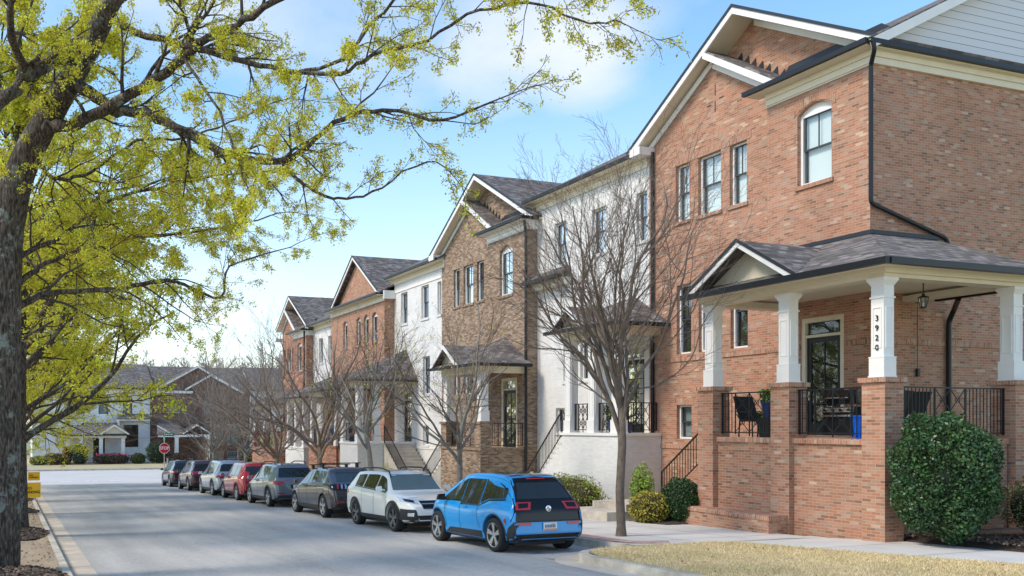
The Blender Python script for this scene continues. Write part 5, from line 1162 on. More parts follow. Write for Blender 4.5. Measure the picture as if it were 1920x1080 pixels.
make('parked_car','white crossover with roof rails facing the camera behind the blue hatchback',suv_spec(4.48,1.80,1.57,2.67,.35,suv_detail(xo),rake=.12,rimdark=True,spokes=5),whitep,22.62,-1)
def scoops(a):
    for s in (-1,1):
        for i in range(3): a['patch']('tail_light_bar','rear',[(s*(.40+.13*i),.93),(s*(.46+.13*i),.93)],[(s*(.38+.13*i),1.06),(s*(.44+.13*i),1.06)],redl if i==2 else chrome,off=.02,nu=2,nv=3)
xb=dict(gl=(1,0,-1),panes=((.95,.14),(.08,-.85),(-.92,-1.35)),doors=(.98,.1,-.9),ws=(.70,1.05,.60,1.42),rw=(.62,1.16,.50,1.44),cross=True,mx=.86,extra=scoops,tl=(.36,.82,.90,1.08),tlm=glossb)
make('parked_car','dark graphite fastback crossover with roof crossbars behind the white car',suv_spec(4.70,1.88,1.60,2.98,.365,suv_detail(xb),clad=False,rake=.42,rimdark=False),blackp,28.35)
xg=dict(gl=(1,0,-1),panes=((.90,.14),(.08,-.80),(-.88,-1.55)),doors=(.94,.1,-.86),ws=(.72,1.08,.62,1.52),rw=(.70,1.14,.60,1.50),rails=True,mx=.82)
make('parked_car','grey sport utility car behind the graphite fastback',suv_spec(4.65,1.89,1.68,2.86,.37,suv_detail(xg),rake=.08),greyp,34.8)
make('parked_car','bright red sport utility car in the middle of the parked row',suv_spec(4.60,1.85,1.68,2.66,.36,suv_detail(dict(xg,rails=False,tl=(.5,.84,.95,1.3)))),redp,39.9)
make('parked_car','silver white sport utility car just beyond the red car',suv_spec(4.90,1.93,1.76,2.85,.38,suv_detail(dict(xg,ws=(.74,1.1,.64,1.6),rw=(.72,1.2,.62,1.56))),hood=1.05),silv,45.1)
make('parked_car','dark maroon sport utility car, second farthest in the row',suv_spec(4.70,1.88,1.72,2.75,.37,suv_detail(dict(xg,rails=True,tl=(.4,.84,.95,1.12)))),maro,51.6)
make('parked_car','black sport utility car farthest away at the end of the parked row',suv_spec(4.6,1.85,1.70,2.7,.36,suv_detail(xg)),navy,57.9)
# one more dark car barely seen past the end of the row
# ---------------------------------------------------------------- trees
bark=mat('bark_dark',(.12,.098,.08),.95,col2=(.055,.044,.036),nscale=9,bump=1,bscale=26)
def barked():
    t=bark.node_tree; b=t.nodes['Principled BSDF']; g=N(t,'ShaderNodeNewGeometry')
    src=b.inputs['Base Color'].links[0].from_socket
    mp=N(t,'ShaderNodeMapping'); mp.inputs['Scale'].default_value=(1,1,.22); t.links.new(g.outputs['Position'],mp.inputs[0])
    n=N(t,'ShaderNodeTexNoise'); n.inputs['Scale'].default_value=34; n.inputs['Detail'].default_value=5; t.links.new(mp.outputs[0],n.inputs[0])
    r=N(t,'ShaderNodeValToRGB'); r.color_ramp.elements[0].position=.38; r.color_ramp.elements[1].position=.66; r.color_ramp.elements[0].color=(.35,.33,.3,1); r.color_ramp.elements[1].color=(1.8,1.75,1.65,1); t.links.new(n.outputs['Fac'],r.inputs[0])
    mm=N(t,'ShaderNodeMix',data_type='RGBA',blend_type='MULTIPLY'); mm.inputs[0].default_value=1; t.links.new(src,mm.inputs[6]); t.links.new(r.outputs[0],mm.inputs[7])
    # pale grey-green lichen patches
    n2=N(t,'ShaderNodeTexNoise'); n2.inputs['Scale'].default_value=2.6; n2.inputs['Detail'].default_value=9; n2.inputs['Roughness'].default_value=.75; t.links.new(g.outputs['Position'],n2.inputs[0])
    r2=N(t,'ShaderNodeValToRGB'); r2.color_ramp.elements[0].position=.56; r2.color_ramp.elements[1].position=.62; t.links.new(n2.outputs['Fac'],r2.inputs[0])
    m2=N(t,'ShaderNodeMix',data_type='RGBA'); t.links.new(M('MULTIPLY',r2.outputs[0],.75,t),m2.inputs[0]); t.links.new(mm.outputs[2],m2.inputs[6]); m2.inputs[7].default_value=(.27,.30,.26,1)
    t.links.new(m2.outputs[2],b.inputs['Base Color'])
    bp=N(t,'ShaderNodeBump'); bp.inputs['Strength'].default_value=1; bp.inputs['Distance'].default_value=.05; t.links.new(n.outputs['Fac'],bp.inputs['Height']); t.links.new(bp.outputs[0],b.inputs['Normal'])
barked()
barkb=mat('bark_brown',(.19,.145,.11),.92,col2=(.10,.078,.06),nscale=8,bump=.6,bscale=40)
barkg=mat('bark_grey',(.27,.25,.21),.92,col2=(.15,.14,.12),nscale=8,bump=.6,bscale=40)
barkt=mat('bark_tan',(.27,.205,.15),.9,col2=(.16,.12,.09),nscale=6,bump=.4,bscale=40)
twigm=mat('twig_brown',(.165,.125,.10),.95); twigd=mat('twig_dark',(.07,.055,.045),.95)
leafY=mat('spring_leaf',(.68,.66,.06),.6,island=.45,transl=.5); leafC=mat('catkin_gold',(.66,.47,.09),.7,island=.4,transl=.4)
class Tree:
    def __init__(s,seed): s.r=random.Random(seed); s.limb=MB(); s.twig=MB(); s.tips=[]; s.w=1
    def rv(s,d,a):
        v=Vector((s.r.gauss(0,1),s.r.gauss(0,1),s.r.gauss(0,1))); v-=d*v.dot(d)
        if v.length<1e-4: v=d.orthogonal()
        return (d*math.cos(a)+v.normalized()*math.sin(a)).normalized()
    def branch(s,p,d,L,r,lev,P):
        """grow a curved branch and its children"""
        rr=s.r; n=max(3,int(L/P['seg'][min(lev,len(P['seg'])-1)])); pts=[Vector(p)]; d=Vector(d).normalized()
        for i in range(n):
            d=(d+Vector((rr.gauss(0,1),rr.gauss(0,1),rr.gauss(0,1)))*P['wob']+Vector(P['trop'])*(1 if lev else .3)).normalized(); pts.append(pts[-1]+d*L/n)
        rad=[max(P['rmin'],r*(1-.78*(i/n)**P.get('tp',1.0))) for i in range(n+1)]
        big=r>P['big']
        (s.limb if big else s.twig).tube(pts,rad,8 if r>.08 else (6 if r>.03 else (4 if r>.012 else 3)),cap=False)
        if lev>=P['lev']:
            s.tips.append((pts,rad,s.w)); return
        k=P['kids'][min(lev,len(P['kids'])-1)]; k=max(1,int(k*(.7+.6*rr.random())))
        for j in range(k):
            t=P['t0'][min(lev,len(P['t0'])-1)]+(1-P['t0'][min(lev,len(P['t0'])-1)])*((j+rr.random())/k); t=min(t,.98); i=min(int(t*n),n-1); f=t*n-i
            q=pts[i].lerp(pts[i+1],f); dd=(pts[i+1]-pts[i]).normalized(); a=rr.uniform(*P['ang']); nd=s.rv(dd,a)
            if P.get('out'):
                c=Vector((q.x-P['axis'][0],q.y-P['axis'][1],0)); 
                if c.length>.05: nd=(nd+c.normalized()*P['out']).normalized()
            cl=L*P['len'][min(lev,len(P['len'])-1)]*(1-.45*t)*rr.uniform(.7,1.25); s.branch(q,nd,cl,max(P['rmin'],rad[i]*P['rr']),lev+1,P)
    def path(s,pts,r0,r1,P,lev=1,kids=None,L=1.6,t0=.12,sides=9,w=(1,1)):
        """a limb along a given path (smoothed) with side branches"""
        pts=[Vector(p) for p in pts]; Q=[]
        for i in range(len(pts)-1):
            p0=pts[max(i-1,0)];p1=pts[i];p2=pts[i+1];p3=pts[min(i+2,len(pts)-1)]
            for k in range(4):
                t=k/4; Q.append(.5*((2*p1)+(p2-p0)*t+(2*p0-5*p1+4*p2-p3)*t*t+(3*p1-p0-3*p2+p3)*t**3))
        Q.append(pts[-1]); n=len(Q)-1; Q=[q+Vector((s.r.gauss(0,1),s.r.gauss(0,1),s.r.gauss(0,1)))*min(.012+r1*.2,.03)*(0<i<n) for i,q in enumerate(Q)]
        rad=[(r0+(r1-r0)*(i/n)**.8)*s.r.uniform(.96,1.05) for i in range(n+1)]; s.limb.tube(Q,rad,sides if r0>.06 else 6)
        kids=kids if kids is not None else 8
        for j in range(kids):
            t=t0+(1-t0)*(j+s.r.random())/kids; t=min(t,.99); s.w=w[0]+(w[1]-w[0])*t; i=min(int(t*n),n-1); q=Q[i].lerp(Q[i+1],t*n-i); dd=(Q[i+1]-Q[i]).normalized()
            nd=s.rv(dd,s.r.uniform(*P['ang'])); s.branch(q,nd,L*s.r.uniform(.6,1.3)*(1-.35*t),max(P['rmin'],min(rad[i]*.5,.035)),lev,P)
        if r1<.03: s.branch(Q[-1],(Q[-1]-Q[-2]),L*.8,r1,lev,P)
        s.w=1
        return Q
    def finish(s,root,bm,tm,nl=0,leafs=(leafY,),spread=.12,size=(.02,.045),drop=0,nm=('foliage','catkins'),step=None):
        rnd=np.random.default_rng(s.r.randrange(10**6))
        s.limb.build('trunk',bm,root,smooth=True)
        if s.twig.f: s.twig.build('branches',tm,root,smooth=False)
        if nl and s.tips:
            for li,lm in enumerate(leafs):
                cs=[]
                n=nl if isinstance(nl,int) else nl[li]
                ww=np.array([q[2] for q in s.tips]); idx=rnd.choice(len(s.tips),n,p=ww/ww.sum())
                for i in idx:
                    pts=s.tips[i][0]; t=rnd.random()**.7*(len(pts)-1); k=min(int(t),len(pts)-2); q=pts[k].lerp(pts[k+1],t-k); cs.append((q.x,q.y,q.z))
                cs=np.array(cs)
                reps=5 if li==0 else 3
                Pn=np.repeat(cs,reps,0)+rnd.normal(0,spread*.5,(n*reps,3))
                Pn[:,2]-=abs(rnd.normal(0,drop,(n*reps)))
                base=root['_base'] if '_base' in root.keys() else (0,0,0)
                leaf_mesh_obj(nm[li],Pn,rnd,size[0]*(1 if li==0 else .8),size[1]*(1 if li==0 else .8),lm,root,aspect=.55 if li==0 else .3)
PB=dict(seg=(.35,.3,.22,.18),wob=.13,trop=(0,0,.06),rmin=.0028,big=.02,kids=(7,6,5),t0=(.15,.15,.15),ang=(.35,.8),len=(.62,.55,.5),rr=.55,lev=3)
# --- bare young street trees in the paving
def bare_tree(x,y,H,seed,label,bm,tm,trunk_h=2.4,r=.11,spread=.55,limbs=7,dens=1.0,lean=(0,0),leafn=0,name='bare_tree',group=None,lev=3,kids=(6,6,5),cat='tree'):
    z=G(y)+.12; T=Tree(seed); root=thing(name,(x,y,z),label,cat,group)
    base=Vector((x,y,z)); top=base+Vector((lean[0],lean[1],trunk_h)); rr=T.r
    pts=[base+Vector((0,0,-.1)),base+Vector((0,0,.02)),base+Vector((0,0,.25)),base.lerp(top,.35)+Vector((rr.uniform(-.04,.04),0,0)),base.lerp(top,.7)+Vector((rr.uniform(-.04,.04),0,0)),top]
    rad=[r*1.5,r*1.35,r*1.05,r,r*.95,r*.85]; T.limb.tube(pts,rad,12)
    P=dict(PB,kids=tuple(int(k*dens+.5) for k in kids),trop=(0,0,.07),axis=(x+lean[0],y+lean[1]),out=.10,lev=lev)
    for i in range(limbs):
        a=2*math.pi*i/limbs+rr.uniform(-.35,.35); el=spread*rr.uniform(.5,1.25); d=Vector((math.cos(a)*math.sin(el),math.sin(a)*math.sin(el),math.cos(el)))
        hh=trunk_h*(.72+.28*rr.random()) if i else trunk_h
        q=base.lerp(top,hh/trunk_h); T.branch(q-d*.03,d,(H-trunk_h)*rr.uniform(.72,.98),r*rr.uniform(.42,.62),0,P)
    T.branch(top,Vector((0,0,1)),(H-trunk_h)*.95,r*.6,0,P)
    T.finish(root,bm,tm,nl=leafn,size=(.02,.04)); return root
twigl=mat('twig_light',(.27,.22,.18),.95)
A1=bare_tree(12.75,16.5,9.0,113,'brown leafless street tree standing in the sidewalk just right of the blue car',barkb,twigm,trunk_h=2.95,r=.095,spread=.40,limbs=11,dens=1.0,group='leafless street trees in the sidewalk',kids=(11,8,5))
bare_tree(13.0,24.6,7.0,12,'slim grey leafless street tree in front of the tan brown brick townhouse',barkg,twigm,trunk_h=2.1,r=.09,spread=.75,limbs=8,group='leafless street trees in the sidewalk',leafn=60)
bare_tree(13.0,31.3,7.6,13,'leaning leafless street tree beside the long white stairs',barkg,twigd,trunk_h=2.7,r=.10,spread=.75,limbs=7,lean=(-.35,.2),group='leafless street trees in the sidewalk',leafn=90)
bare_tree(13.0,38.0,8.3,14,'spreading leafless street tree before the red brick townhouse with arched windows',barkt,twigl,trunk_h=2.2,r=.13,spread=.9,limbs=9,kids=(8,7,5),group='leafless street trees in the sidewalk')
bare_tree(13.0,44.8,8.6,15,'leafless street tree in front of the far white porch',barkt,twigl,trunk_h=1.9,r=.12,spread=.9,limbs=9,kids=(8,7,5),group='leafless street trees in the sidewalk')
bare_tree(13.0,51.5,9.0,16,'leafless street tree near the end of the townhouse row',barkg,twigl,trunk_h=2.2,r=.12,spread=.9,limbs=9,kids=(8,7,5),group='leafless street trees in the sidewalk')
bare_tree(13.0,60.5,9.6,17,'dark stemmed leafless tree at the street corner beyond the parked cars',barkg,twigl,trunk_h=2.6,r=.13,spread=.85,limbs=9,kids=(8,7,5),group='leafless street trees in the sidewalk')
def multi_stem(x,y,z,H,seed,label):
    T=Tree(seed); root=thing('crape_myrtle',(x,y,z),label,'tree'); P=dict(PB,axis=(x,y),out=.05,kids=(7,7,5),trop=(0,0,.05))
    for i in range(7):
        a=i*.9; el=T.r.uniform(.1,.4); T.branch(Vector((x+.15*math.cos(a),y+.15*math.sin(a),z-.1)),Vector((math.cos(a)*math.sin(el),math.sin(a)*math.sin(el),math.cos(el))),H*.75,.06,0,P)
    T.finish(root,barkt,barkt)
multi_stem(14.2,66.5,G(66)+.1,4.6,21,'tan many stemmed leafless shrub tree behind the stop sign')
# lime young plant at the corner
# --- big oak on the left: limbs laid out after the photo at their own distances
def oak():
    root=thing('oak_tree',(-.25,14.8,G(14.8)),'large dark barked oak with fresh yellow green leaves at the left edge, nearest the camera','tree','spring oaks on the left verge')
    T=Tree(77); W=world
    P=dict(PB,seg=(.3,.22,.15,.11),wob=.17,trop=(.02,0,-.015),kids=(5,5,4),ang=(.4,1.1),len=(.6,.55,.5),lev=3,rmin=.0035,big=.03,rr=.6)
    trunk=[W(-6,1130,14.8),W(-4,1080,14.8),W(-1,900,14.8),W(2,700,14.8),W(6,520,14.8),W(14,420,14.8),W(32,340,14.7),W(62,270,14.6),(W(100,205,14.5)),W(138,140,14.3),W(172,80,14.2),W(200,20,14.0),W(238,-60,13.7),W(300,-200,13.2)]
    rad=[.44,.36,.33,.31,.29,.28,.255,.225,.20,.185,.175,.16,.14,.09]
    Q=[];RR=[]
    for i in range(len(trunk)-1):
        p0=trunk[max(i-1,0)];p1=trunk[i];p2=trunk[i+1];p3=trunk[min(i+2,len(trunk)-1)]
        for k in range(4):
            t=k/4; Q.append(.5*((2*p1)+(p2-p0)*t+(2*p0-5*p1+4*p2-p3)*t*t+(3*p1-p0-3*p2+p3)*t**3)); RR.append((rad[i]+(rad[i+1]-rad[i])*t)*T.r.uniform(.97,1.04))
    T.limb.tube(Q,RR,18)
    def wl(l): return [W(*p) for p in l]
    # limb to the upper right (through 345,109 to the top edge at 528)
    T.path(wl([(75,250,14.5),(100,238,14.4),(144,230,14.2),(212,198,13.9),(276,161,13.6),(345,109,13.2),(379,75,13),(460,34,12.6),(540,-10,12.2),(660,-90,11.6)]),.12,.035,P,kids=16,L=1.7,w=(1.2,.5))
    # long horizontal limb ending right of the middle
    T.path(wl([(130,150,14.3),(167,172,14.2),(218,207,14),(276,212,13.8),(345,247,13.5),(402,276,13.2),(448,296,13),(528,302,12.7),(574,276,12.5),(643,221,12.2),(720,205,11.9),(830,225,11.5),(925,190,11.2)]),.11,.012,P,kids=24,L=1.2,t0=.25,w=(1.3,.25))
    T.path(wl([(528,302,12.7),(570,345,12.6),(600,362,12.5),(650,375,12.4),(715,352,12.2),(800,300,12.0),(850,330,11.9)]),.03,.008,P,kids=8,L=.8,w=(.4,.2))
    T.path(wl([(220,40,13.9),(247,57,13.8),(310,75,13.4),(367,89,13),(402,100,12.8),(488,123,12.4),(560,135,12.1),(640,138,11.8),(700,103,11.5),(800,75,11.1),(900,20,10.8),(1010,8,10.5),(1100,45,10.3),(1160,40,10.2)]),.06,.008,P,kids=26,L=.95,t0=.12,w=(1.1,.22))
    T.path(wl([(560,135,12.1),(640,110,11.8),(720,20,11.4),(820,-40,11),(960,-30,10.6),(1080,-5,10.3)]),.03,.008,P,kids=12,L=.8,w=(.6,.3))
    T.path(wl([(161,80,14.2),(115,98,14.0),(57,138,13.7),(0,190,13.4),(-60,230,13.2)]),.13,.08,P,kids=5,L=1.6)
    T.path(wl([(200,20,14.0),(250,-20,14.2),(287,-40,14.5),(330,-120,14.8)]),.12,.06,P,kids=5)
    T.path(wl([(70,300,14.6),(88,322,14.8),(115,336,15),(172,322,15.3),(258,264,15.6),(345,258,15.8),(430,230,16),(520,190,16.2)]),.045,.012,P,kids=18,L=1.7,w=(1.7,1.1))
    T.path(wl([(14,500,14.8),(60,470,15),(120,440,15.3),(200,380,15.6),(300,350,16),(400,330,16.3),(500,320,16.5)]),.055,.012,P,kids=20,L=1.8,w=(1.7,1.1))
    T.path(wl([(18,540,14.8),(60,510,15.2),(86,494,15.5),(172,459,16),(240,446,16.4),(330,440,16.8),(430,425,17.2),(520,400,17.5)]),.06,.012,P,kids=20,L=1.8,w=(1.6,1.1))
    T.path(wl([(14,590,14.8),(60,560,15.2),(115,546,15.4),(230,540,16),(299,525,16.3),(345,534,16.5),(413,557,16.8),(430,500,17),(520,470,17.3)]),.07,.012,P,kids=16,L=1.6)
    # shoots leaving towards the camera and the top left, giving the crown its depth
    T.path(wl([(345,109,13.2),(400,190,12.2),(440,280,11.5),(470,370,11)]),.03,.008,P,kids=9,L=1.0)
    T.path(wl([(100,205,14.5),(40,120,13.2),(20,20,12.2),(60,-60,11.4)]),.08,.035,P,kids=10,L=1.7,w=(1.6,1.6))
    T.finish(root,bark,twigd,nl=(27000,17000),leafs=(leafY,leafC),spread=.065,size=(.010,.026),drop=.035); return root
oak()
def verge_oak(y,seed,label,lr=0):
    T=Tree(seed); x=.05; z=G(y); root=thing('oak_tree',(x,y,z),label,'tree','spring oaks on the left verge')
    P=dict(PB,seg=(.5,.35,.25,.2),wob=.12,trop=(.015,0,.02),kids=(7,6,5),ang=(.45,1.0),len=(.6,.55,.5),lev=3,rmin=.005,big=.035,rr=.55,axis=(x,y),out=.12)
    b=Vector((x,y,z)); rr=T.r
    T.limb.tube([b+Vector((0,0,-.1)),b+Vector((0,0,.05)),b+Vector((.02,0,.6)),b+Vector((0,.03,2.6)),b+Vector((.05,0,5)),b+Vector((.1,0,7.5)),b+Vector((.1,0,13.2))],[.42,.36,.29,.26,.22,.17,.05],14)
    for i in range(22):
        h=2.6+9.6*i/22+rr.uniform(-.2,.2); a=i*2.4+lr+rr.uniform(-.3,.3); el=rr.uniform(.85,1.25) if i<14 else rr.uniform(.4,.8); d=Vector((math.cos(a)*math.sin(el),math.sin(a)*math.sin(el),math.cos(el)))
        T.branch(b+Vector((.03,0,h)),d,rr.uniform(4.2,5.8)*(1-.02*i),.10*(1-.026*i),0,P)
    T.finish(root,bark,twigd,nl=(15000,7500),leafs=(leafY,leafC),spread=.16,size=(.03,.066),drop=.04); return root
o1=verge_oak(24.0,31,'second spring oak from the camera on the left verge')
o2=verge_oak(33.2,32,'third spring oak on the left verge, behind the nearer yellow sign',1.1)
for y,rz,sc,lb in ((42.5,.9,.95,'fourth spring oak on the left verge, behind the farther yellow sign'),(51.8,2.3,1.0,'fifth spring oak on the left verge'),(61,4.0,.92,'farthest spring oak on the left verge near the junction')):
    c=copy_tree(o1 if rz<2 else o2); c.location=(.05,y,G(y)); c.rotation_euler=(0,0,rz); c.scale=(sc,sc,sc); c['label']=lb
# --- leafless wood behind the far houses
def far_tree(seed,x,y,H,label,parent=None):
    T=Tree(seed); z=-4.4; root=thing('bare_tree',(x,y,z),label,'tree','leafless trees beyond the far houses')
    P=dict(PB,seg=(1.2,.9,.6,.5),kids=(11,9,7),rmin=.020,big=.08,ang=(.35,.9),axis=(x,y),out=.1)
    T.limb.tube([(x,y,z-.2),(x,y,z+4),(x+.1,y,z+H*.45)],[.35,.3,.2],8)
    for i in range(9):
        a=i*2.4; el=T.r.uniform(.35,.8); T.branch(Vector((x,y,z+4+i*.35)),Vector((math.cos(a)*math.sin(el),math.sin(a)*math.sin(el),math.cos(el))),H*.6,.13,0,P)
    T.finish(root,barkg,mat('twig_far',(.30,.255,.225),.95)); return root
f1=far_tree(41,34,121,13,'tall leafless tree behind the white far house, right of the gable'); f2=far_tree(42,44,128,14,'leafless tree with rounded crown above the far end of the row')
k=0; rr=random.Random(8)
import itertools
nm_=['leftmost','second','third','fourth','fifth','sixth','seventh','eighth','ninth','tenth','eleventh','twelfth','thirteenth','fourteenth','fifteenth','sixteenth']
for i in range(16):
    x=-4+i*5.2+rr.uniform(-1.2,1.2); y=124+rr.uniform(-5,14); c=copy_tree(f1 if i%2 else f2); c.location=(x,y,-4.4); s=rr.uniform(.8,1.02); c.scale=(s,s,s*rr.uniform(.85,1)); c.rotation_euler=(0,0,rr.uniform(0,6.28)); c['label']=nm_[i]+' leafless tree from the left in the wood behind the far houses'
# --- shrubs
def shrub(x,y,z,rx,ry,h,n,seed,label,col,size,name='shrub',col2=None,core=(.02,.03,.012),squash=2.4,cat='bush',rough=.45,spec=.5,isl=.5,tw=0,shell=.22,lump=.06,core_s=.86):
    rnd=np.random.default_rng(seed); root=thing(name,(x,y,z),label,cat)
    m=mat('leaf_'+label[:24].replace(' ','_'),col,rough,0,spec,col2=col2,nscale=2.4 if col2 else 4,island=isl,transl=.15)
    u=rnd.normal(size=(n,3)); u/=np.linalg.norm(u,axis=1)[:,None]
    ph=rnd.uniform(0,6,6)
    bumpy=1+lump*(np.sin(u[:,0]*7+ph[0])*np.sin(u[:,1]*6+ph[1])+.7*np.sin(u[:,2]*9+ph[2]+u[:,0]*5))
    # superellipsoid: fuller than a ball
    k=(np.abs(u)**squash).sum(1)**(-1/squash); u=u*k[:,None]
    s=(1-shell*rnd.random(n)**1.6)*bumpy*(1+(rnd.random(n)<.04)*rnd.random(n)*.09)
    P=np.stack([x+u[:,0]*rx*s,y+u[:,1]*ry*s,z+h/2+u[:,2]*h/2*s],1)
    leaf_mesh_obj('foliage',P,rnd,size*.55,size,m,root,aspect=.6)
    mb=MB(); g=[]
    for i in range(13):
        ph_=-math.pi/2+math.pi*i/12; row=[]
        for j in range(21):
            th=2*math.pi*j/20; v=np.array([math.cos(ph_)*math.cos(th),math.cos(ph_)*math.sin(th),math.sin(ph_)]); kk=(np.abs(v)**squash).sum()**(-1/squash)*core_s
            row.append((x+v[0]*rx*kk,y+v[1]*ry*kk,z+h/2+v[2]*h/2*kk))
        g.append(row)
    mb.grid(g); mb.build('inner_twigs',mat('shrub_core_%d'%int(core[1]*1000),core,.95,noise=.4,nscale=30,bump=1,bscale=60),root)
    m2=MB(); rr=random.Random(seed)
    for i in range(7): a=rr.uniform(0,6.28); m2.tube([(x,y,z-.05),(x+.3*rx*math.cos(a),y+.3*ry*math.sin(a),z+h*.25)],.02,5)
    m2.build('stems',twigm,root); return root
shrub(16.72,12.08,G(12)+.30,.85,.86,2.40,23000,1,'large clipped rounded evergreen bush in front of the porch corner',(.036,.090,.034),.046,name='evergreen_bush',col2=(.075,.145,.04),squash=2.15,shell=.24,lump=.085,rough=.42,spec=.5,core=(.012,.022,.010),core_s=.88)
shrub(19.6,11.6,G(11)+.2,1.5,.8,1.35,9000,2,'low dull olive hedge at the right edge behind the big bush',(.10,.11,.03),.03,name='hedge',col2=(.18,.14,.05))
shrub(16.35,18.75,G(18.7)+.15,.42,.50,1.15,7000,3,'dark green rounded bush beside the first brick pier',(.04,.09,.025),.035,name='evergreen_bush')
shrub(15.75,19.2,G(19.3)+.12,.50,.50,.85,5200,4,'yellow and orange tinged shrub by the entry steps',(.46,.36,.05),.035,name='shrub',col2=(.30,.28,.03),core=(.05,.045,.015),shell=.4)
shrub(18.0,22.3,G(22)+.1,.40,.4,1.55,2600,5,'bright green young shrub against the white porch wall',(.20,.34,.04),.045,name='shrub',col2=(.32,.42,.05),shell=.8,squash=1.6,core_s=.35)
shrub(16.9,24.6,G(24.6)+.05,.6,1.75,1.2,8500,6,'yellow green hedge along the white porch behind the blue car',(.34,.38,.04),.04,name='hedge',col2=(.22,.26,.04),core=(.06,.05,.02),shell=.5,lump=.12)
shrub(17.0,39.6,G(39)+.1,.35,.45,1.5,700,7,'thin pale green shrub at the foot of the long stairs',(.34,.38,.10),.05,name='shrub',shell=.9,core_s=.2,squash=1.5)
shrub(12.6,63.2,G(63)+.12,.5,.5,.95,1500,8,'small bright green bush at the end of the parked row',(.26,.36,.03),.06,name='shrub',col2=(.16,.26,.02))
for (x,y,rx,ry,h,col,lb,nm) in ((8.1-1.3,100.2,.9,.8,2.3,(.05,.085,.06),'dark blue green rounded bush left of the far grey porch','evergreen_bush'),(4.3,99.9,1.4,.7,1.3,(.26,.17,.06),'russet low hedge left of the far dark bush','hedge'),
    (2.6,99.9,1.0,.7,1.0,(.26,.27,.06),'olive yellow low shrub at the left end of the far bed','shrub'),(5.5,100.6,.5,.5,2.0,(.45,.28,.04),'orange flowering shrub beside the far dark bush','shrub'),
    (15.2,100.2,1.3,.9,2.5,(.035,.07,.025),'large dark green bush right of the far porch window','evergreen_bush'),(17.0,99.8,1.2,.7,1.2,(.14,.07,.05),'reddish low shrub beneath the stop sign','shrub'),
    (10.2,99.9,2.1,.5,1.2,(.13,.06,.06),'low reddish hedge with pink blooms before the far porch','hedge'),(13.0,99.9,.8,.5,1.2,(.08,.10,.03),'low green hedge right of the far porch','hedge'),(26.2,100.5,1.5,.6,1.3,(.12,.13,.04),'olive hedge before the dark brick far house','hedge')):
    shrub(x,y,-4.25,rx,ry,h,1500,int(x*10),lb,col,.10,name=nm)
rnd=np.random.default_rng(3); Pf=np.stack([rnd.uniform(8.1,12.3,70),rnd.uniform(99.3,99.6,70),rnd.uniform(-3.25,-3.0,70)],1)
leaf_mesh_obj('blossoms',Pf,rnd,.05,.10,mat('pink_bloom',(.62,.05,.16),.6,island=.4),None,base=(10,99.5,-3.2),kind='stuff',label='pink blossoms on top of the far porch hedge',cat='flowers')
shrub(27.5,98.5,-3.4,1.6,1.2,2.4,1400,99,'lime green young tree foliage before the white far house',(.45,.58,.06),.12,name='young_tree',shell=.9,core_s=.2,cat='tree')
# ---------------------------------------------------------------- signs
def textmesh(txt,size,ext=.002):
    cu=bpy.data.curves.new('t','FONT'); cu.body=txt; cu.size=size; cu.extrude=ext; cu.align_x='CENTER'; cu.align_y='CENTER'; cu.offset=size*.02
    o=bpy.data.objects.new('t',cu); C.objects.link(o); me=bpy.data.meshes.new_from_object(o.evaluated_get(bpy.context.evaluated_depsgraph_get())); bpy.data.objects.remove(o); me.transform(Matrix.Rotation(R(90),4,'X')); return me
def lettering(name,txt,size,m,parent,loc,rz=0,sx=1):
    me=textmesh(txt,size); me.transform(Matrix.Diagonal((sx,1,1,1))); me.transform(Matrix.Rotation(rz,4,'Z')); me.transform(Matrix.Translation(loc)); me.materials.clear(); me.materials.append(m)
    o=bpy.data.objects.new(name,me); C.objects.link(o); o.parent=parent; return o
redsign=mat('sign_red',(.55,.015,.02),.4); greens=mat('sign_green',(.0,.22,.12),.4); whites=mat('sign_white',(.85,.85,.85),.4); yel=mat('sign_yellow',(.86,.47,.01),.5); galv=mat('galvanised',(.38,.39,.40),.45,.7)
sx_,sy_=11.85,70.5
t=math.tan(CAMA+math.atan((308-620)/FPX)); sx_=t*sy_; zg=G(sy_)+.1
st=thing('stop_sign',(sx_,sy_,zg),'red octagonal stop sign with green street name blades at the junction','sign')
pb=tuple(st['_base'])
mb=MB(); mb.tube([(sx_,sy_,zg-.1),(sx_,sy_,zg+3.75)],.035,8); mb.build('post',galv,st)
def octa(r,y,d): return [(sx_+r*math.cos(R(22.5+45*i)),y,zg+2.45+r*math.sin(R(22.5+45*i))) for i in range(8)]
mb=MB(); mb.prism(octa(.44,sy_-.05,0),(0,.012,0)); p1=mb.build('octagon_border',whites,st)
mb=MB(); mb.prism(octa(.405,sy_-.056,0),(0,.006,0)); mb.build('octagon',redsign,p1)
lettering('lettering','STOP',.34,whites,p1,(0,-.062,2.45),sx=.85)
mb=MB(); mb.box(sx_-.1,sx_+.78,sy_-.02,sy_+.0,zg+3.42,zg+3.68); b1=mb.build('street_name_blade',greens,st);
mb=MB()
for i,(w) in enumerate((.05,.09,.05,.07,.03,.08,.05)): mb.box(sx_+.0+i*.1,sx_+.0+i*.1+w,sy_-.026,sy_-.021,zg+3.51,zg+3.59)
mb.build('blade_lettering',whites,b1)
mb=MB(); mb.box(sx_-.012,sx_+.012,sy_-.35,sy_+.35,zg+3.10,zg+3.34); mb.build('street_name_blade',greens,st)
mb=MB(); mb.tube([(sx_+.5,sy_+1.5,zg-.1),(sx_+.5,sy_+1.5,zg+1.6)],.06,8); tag(mb.build('bollard_post',galv,None,loc=(sx_+.5,sy_+1.5,zg)),'short grey metal post just right of the stop sign','post')
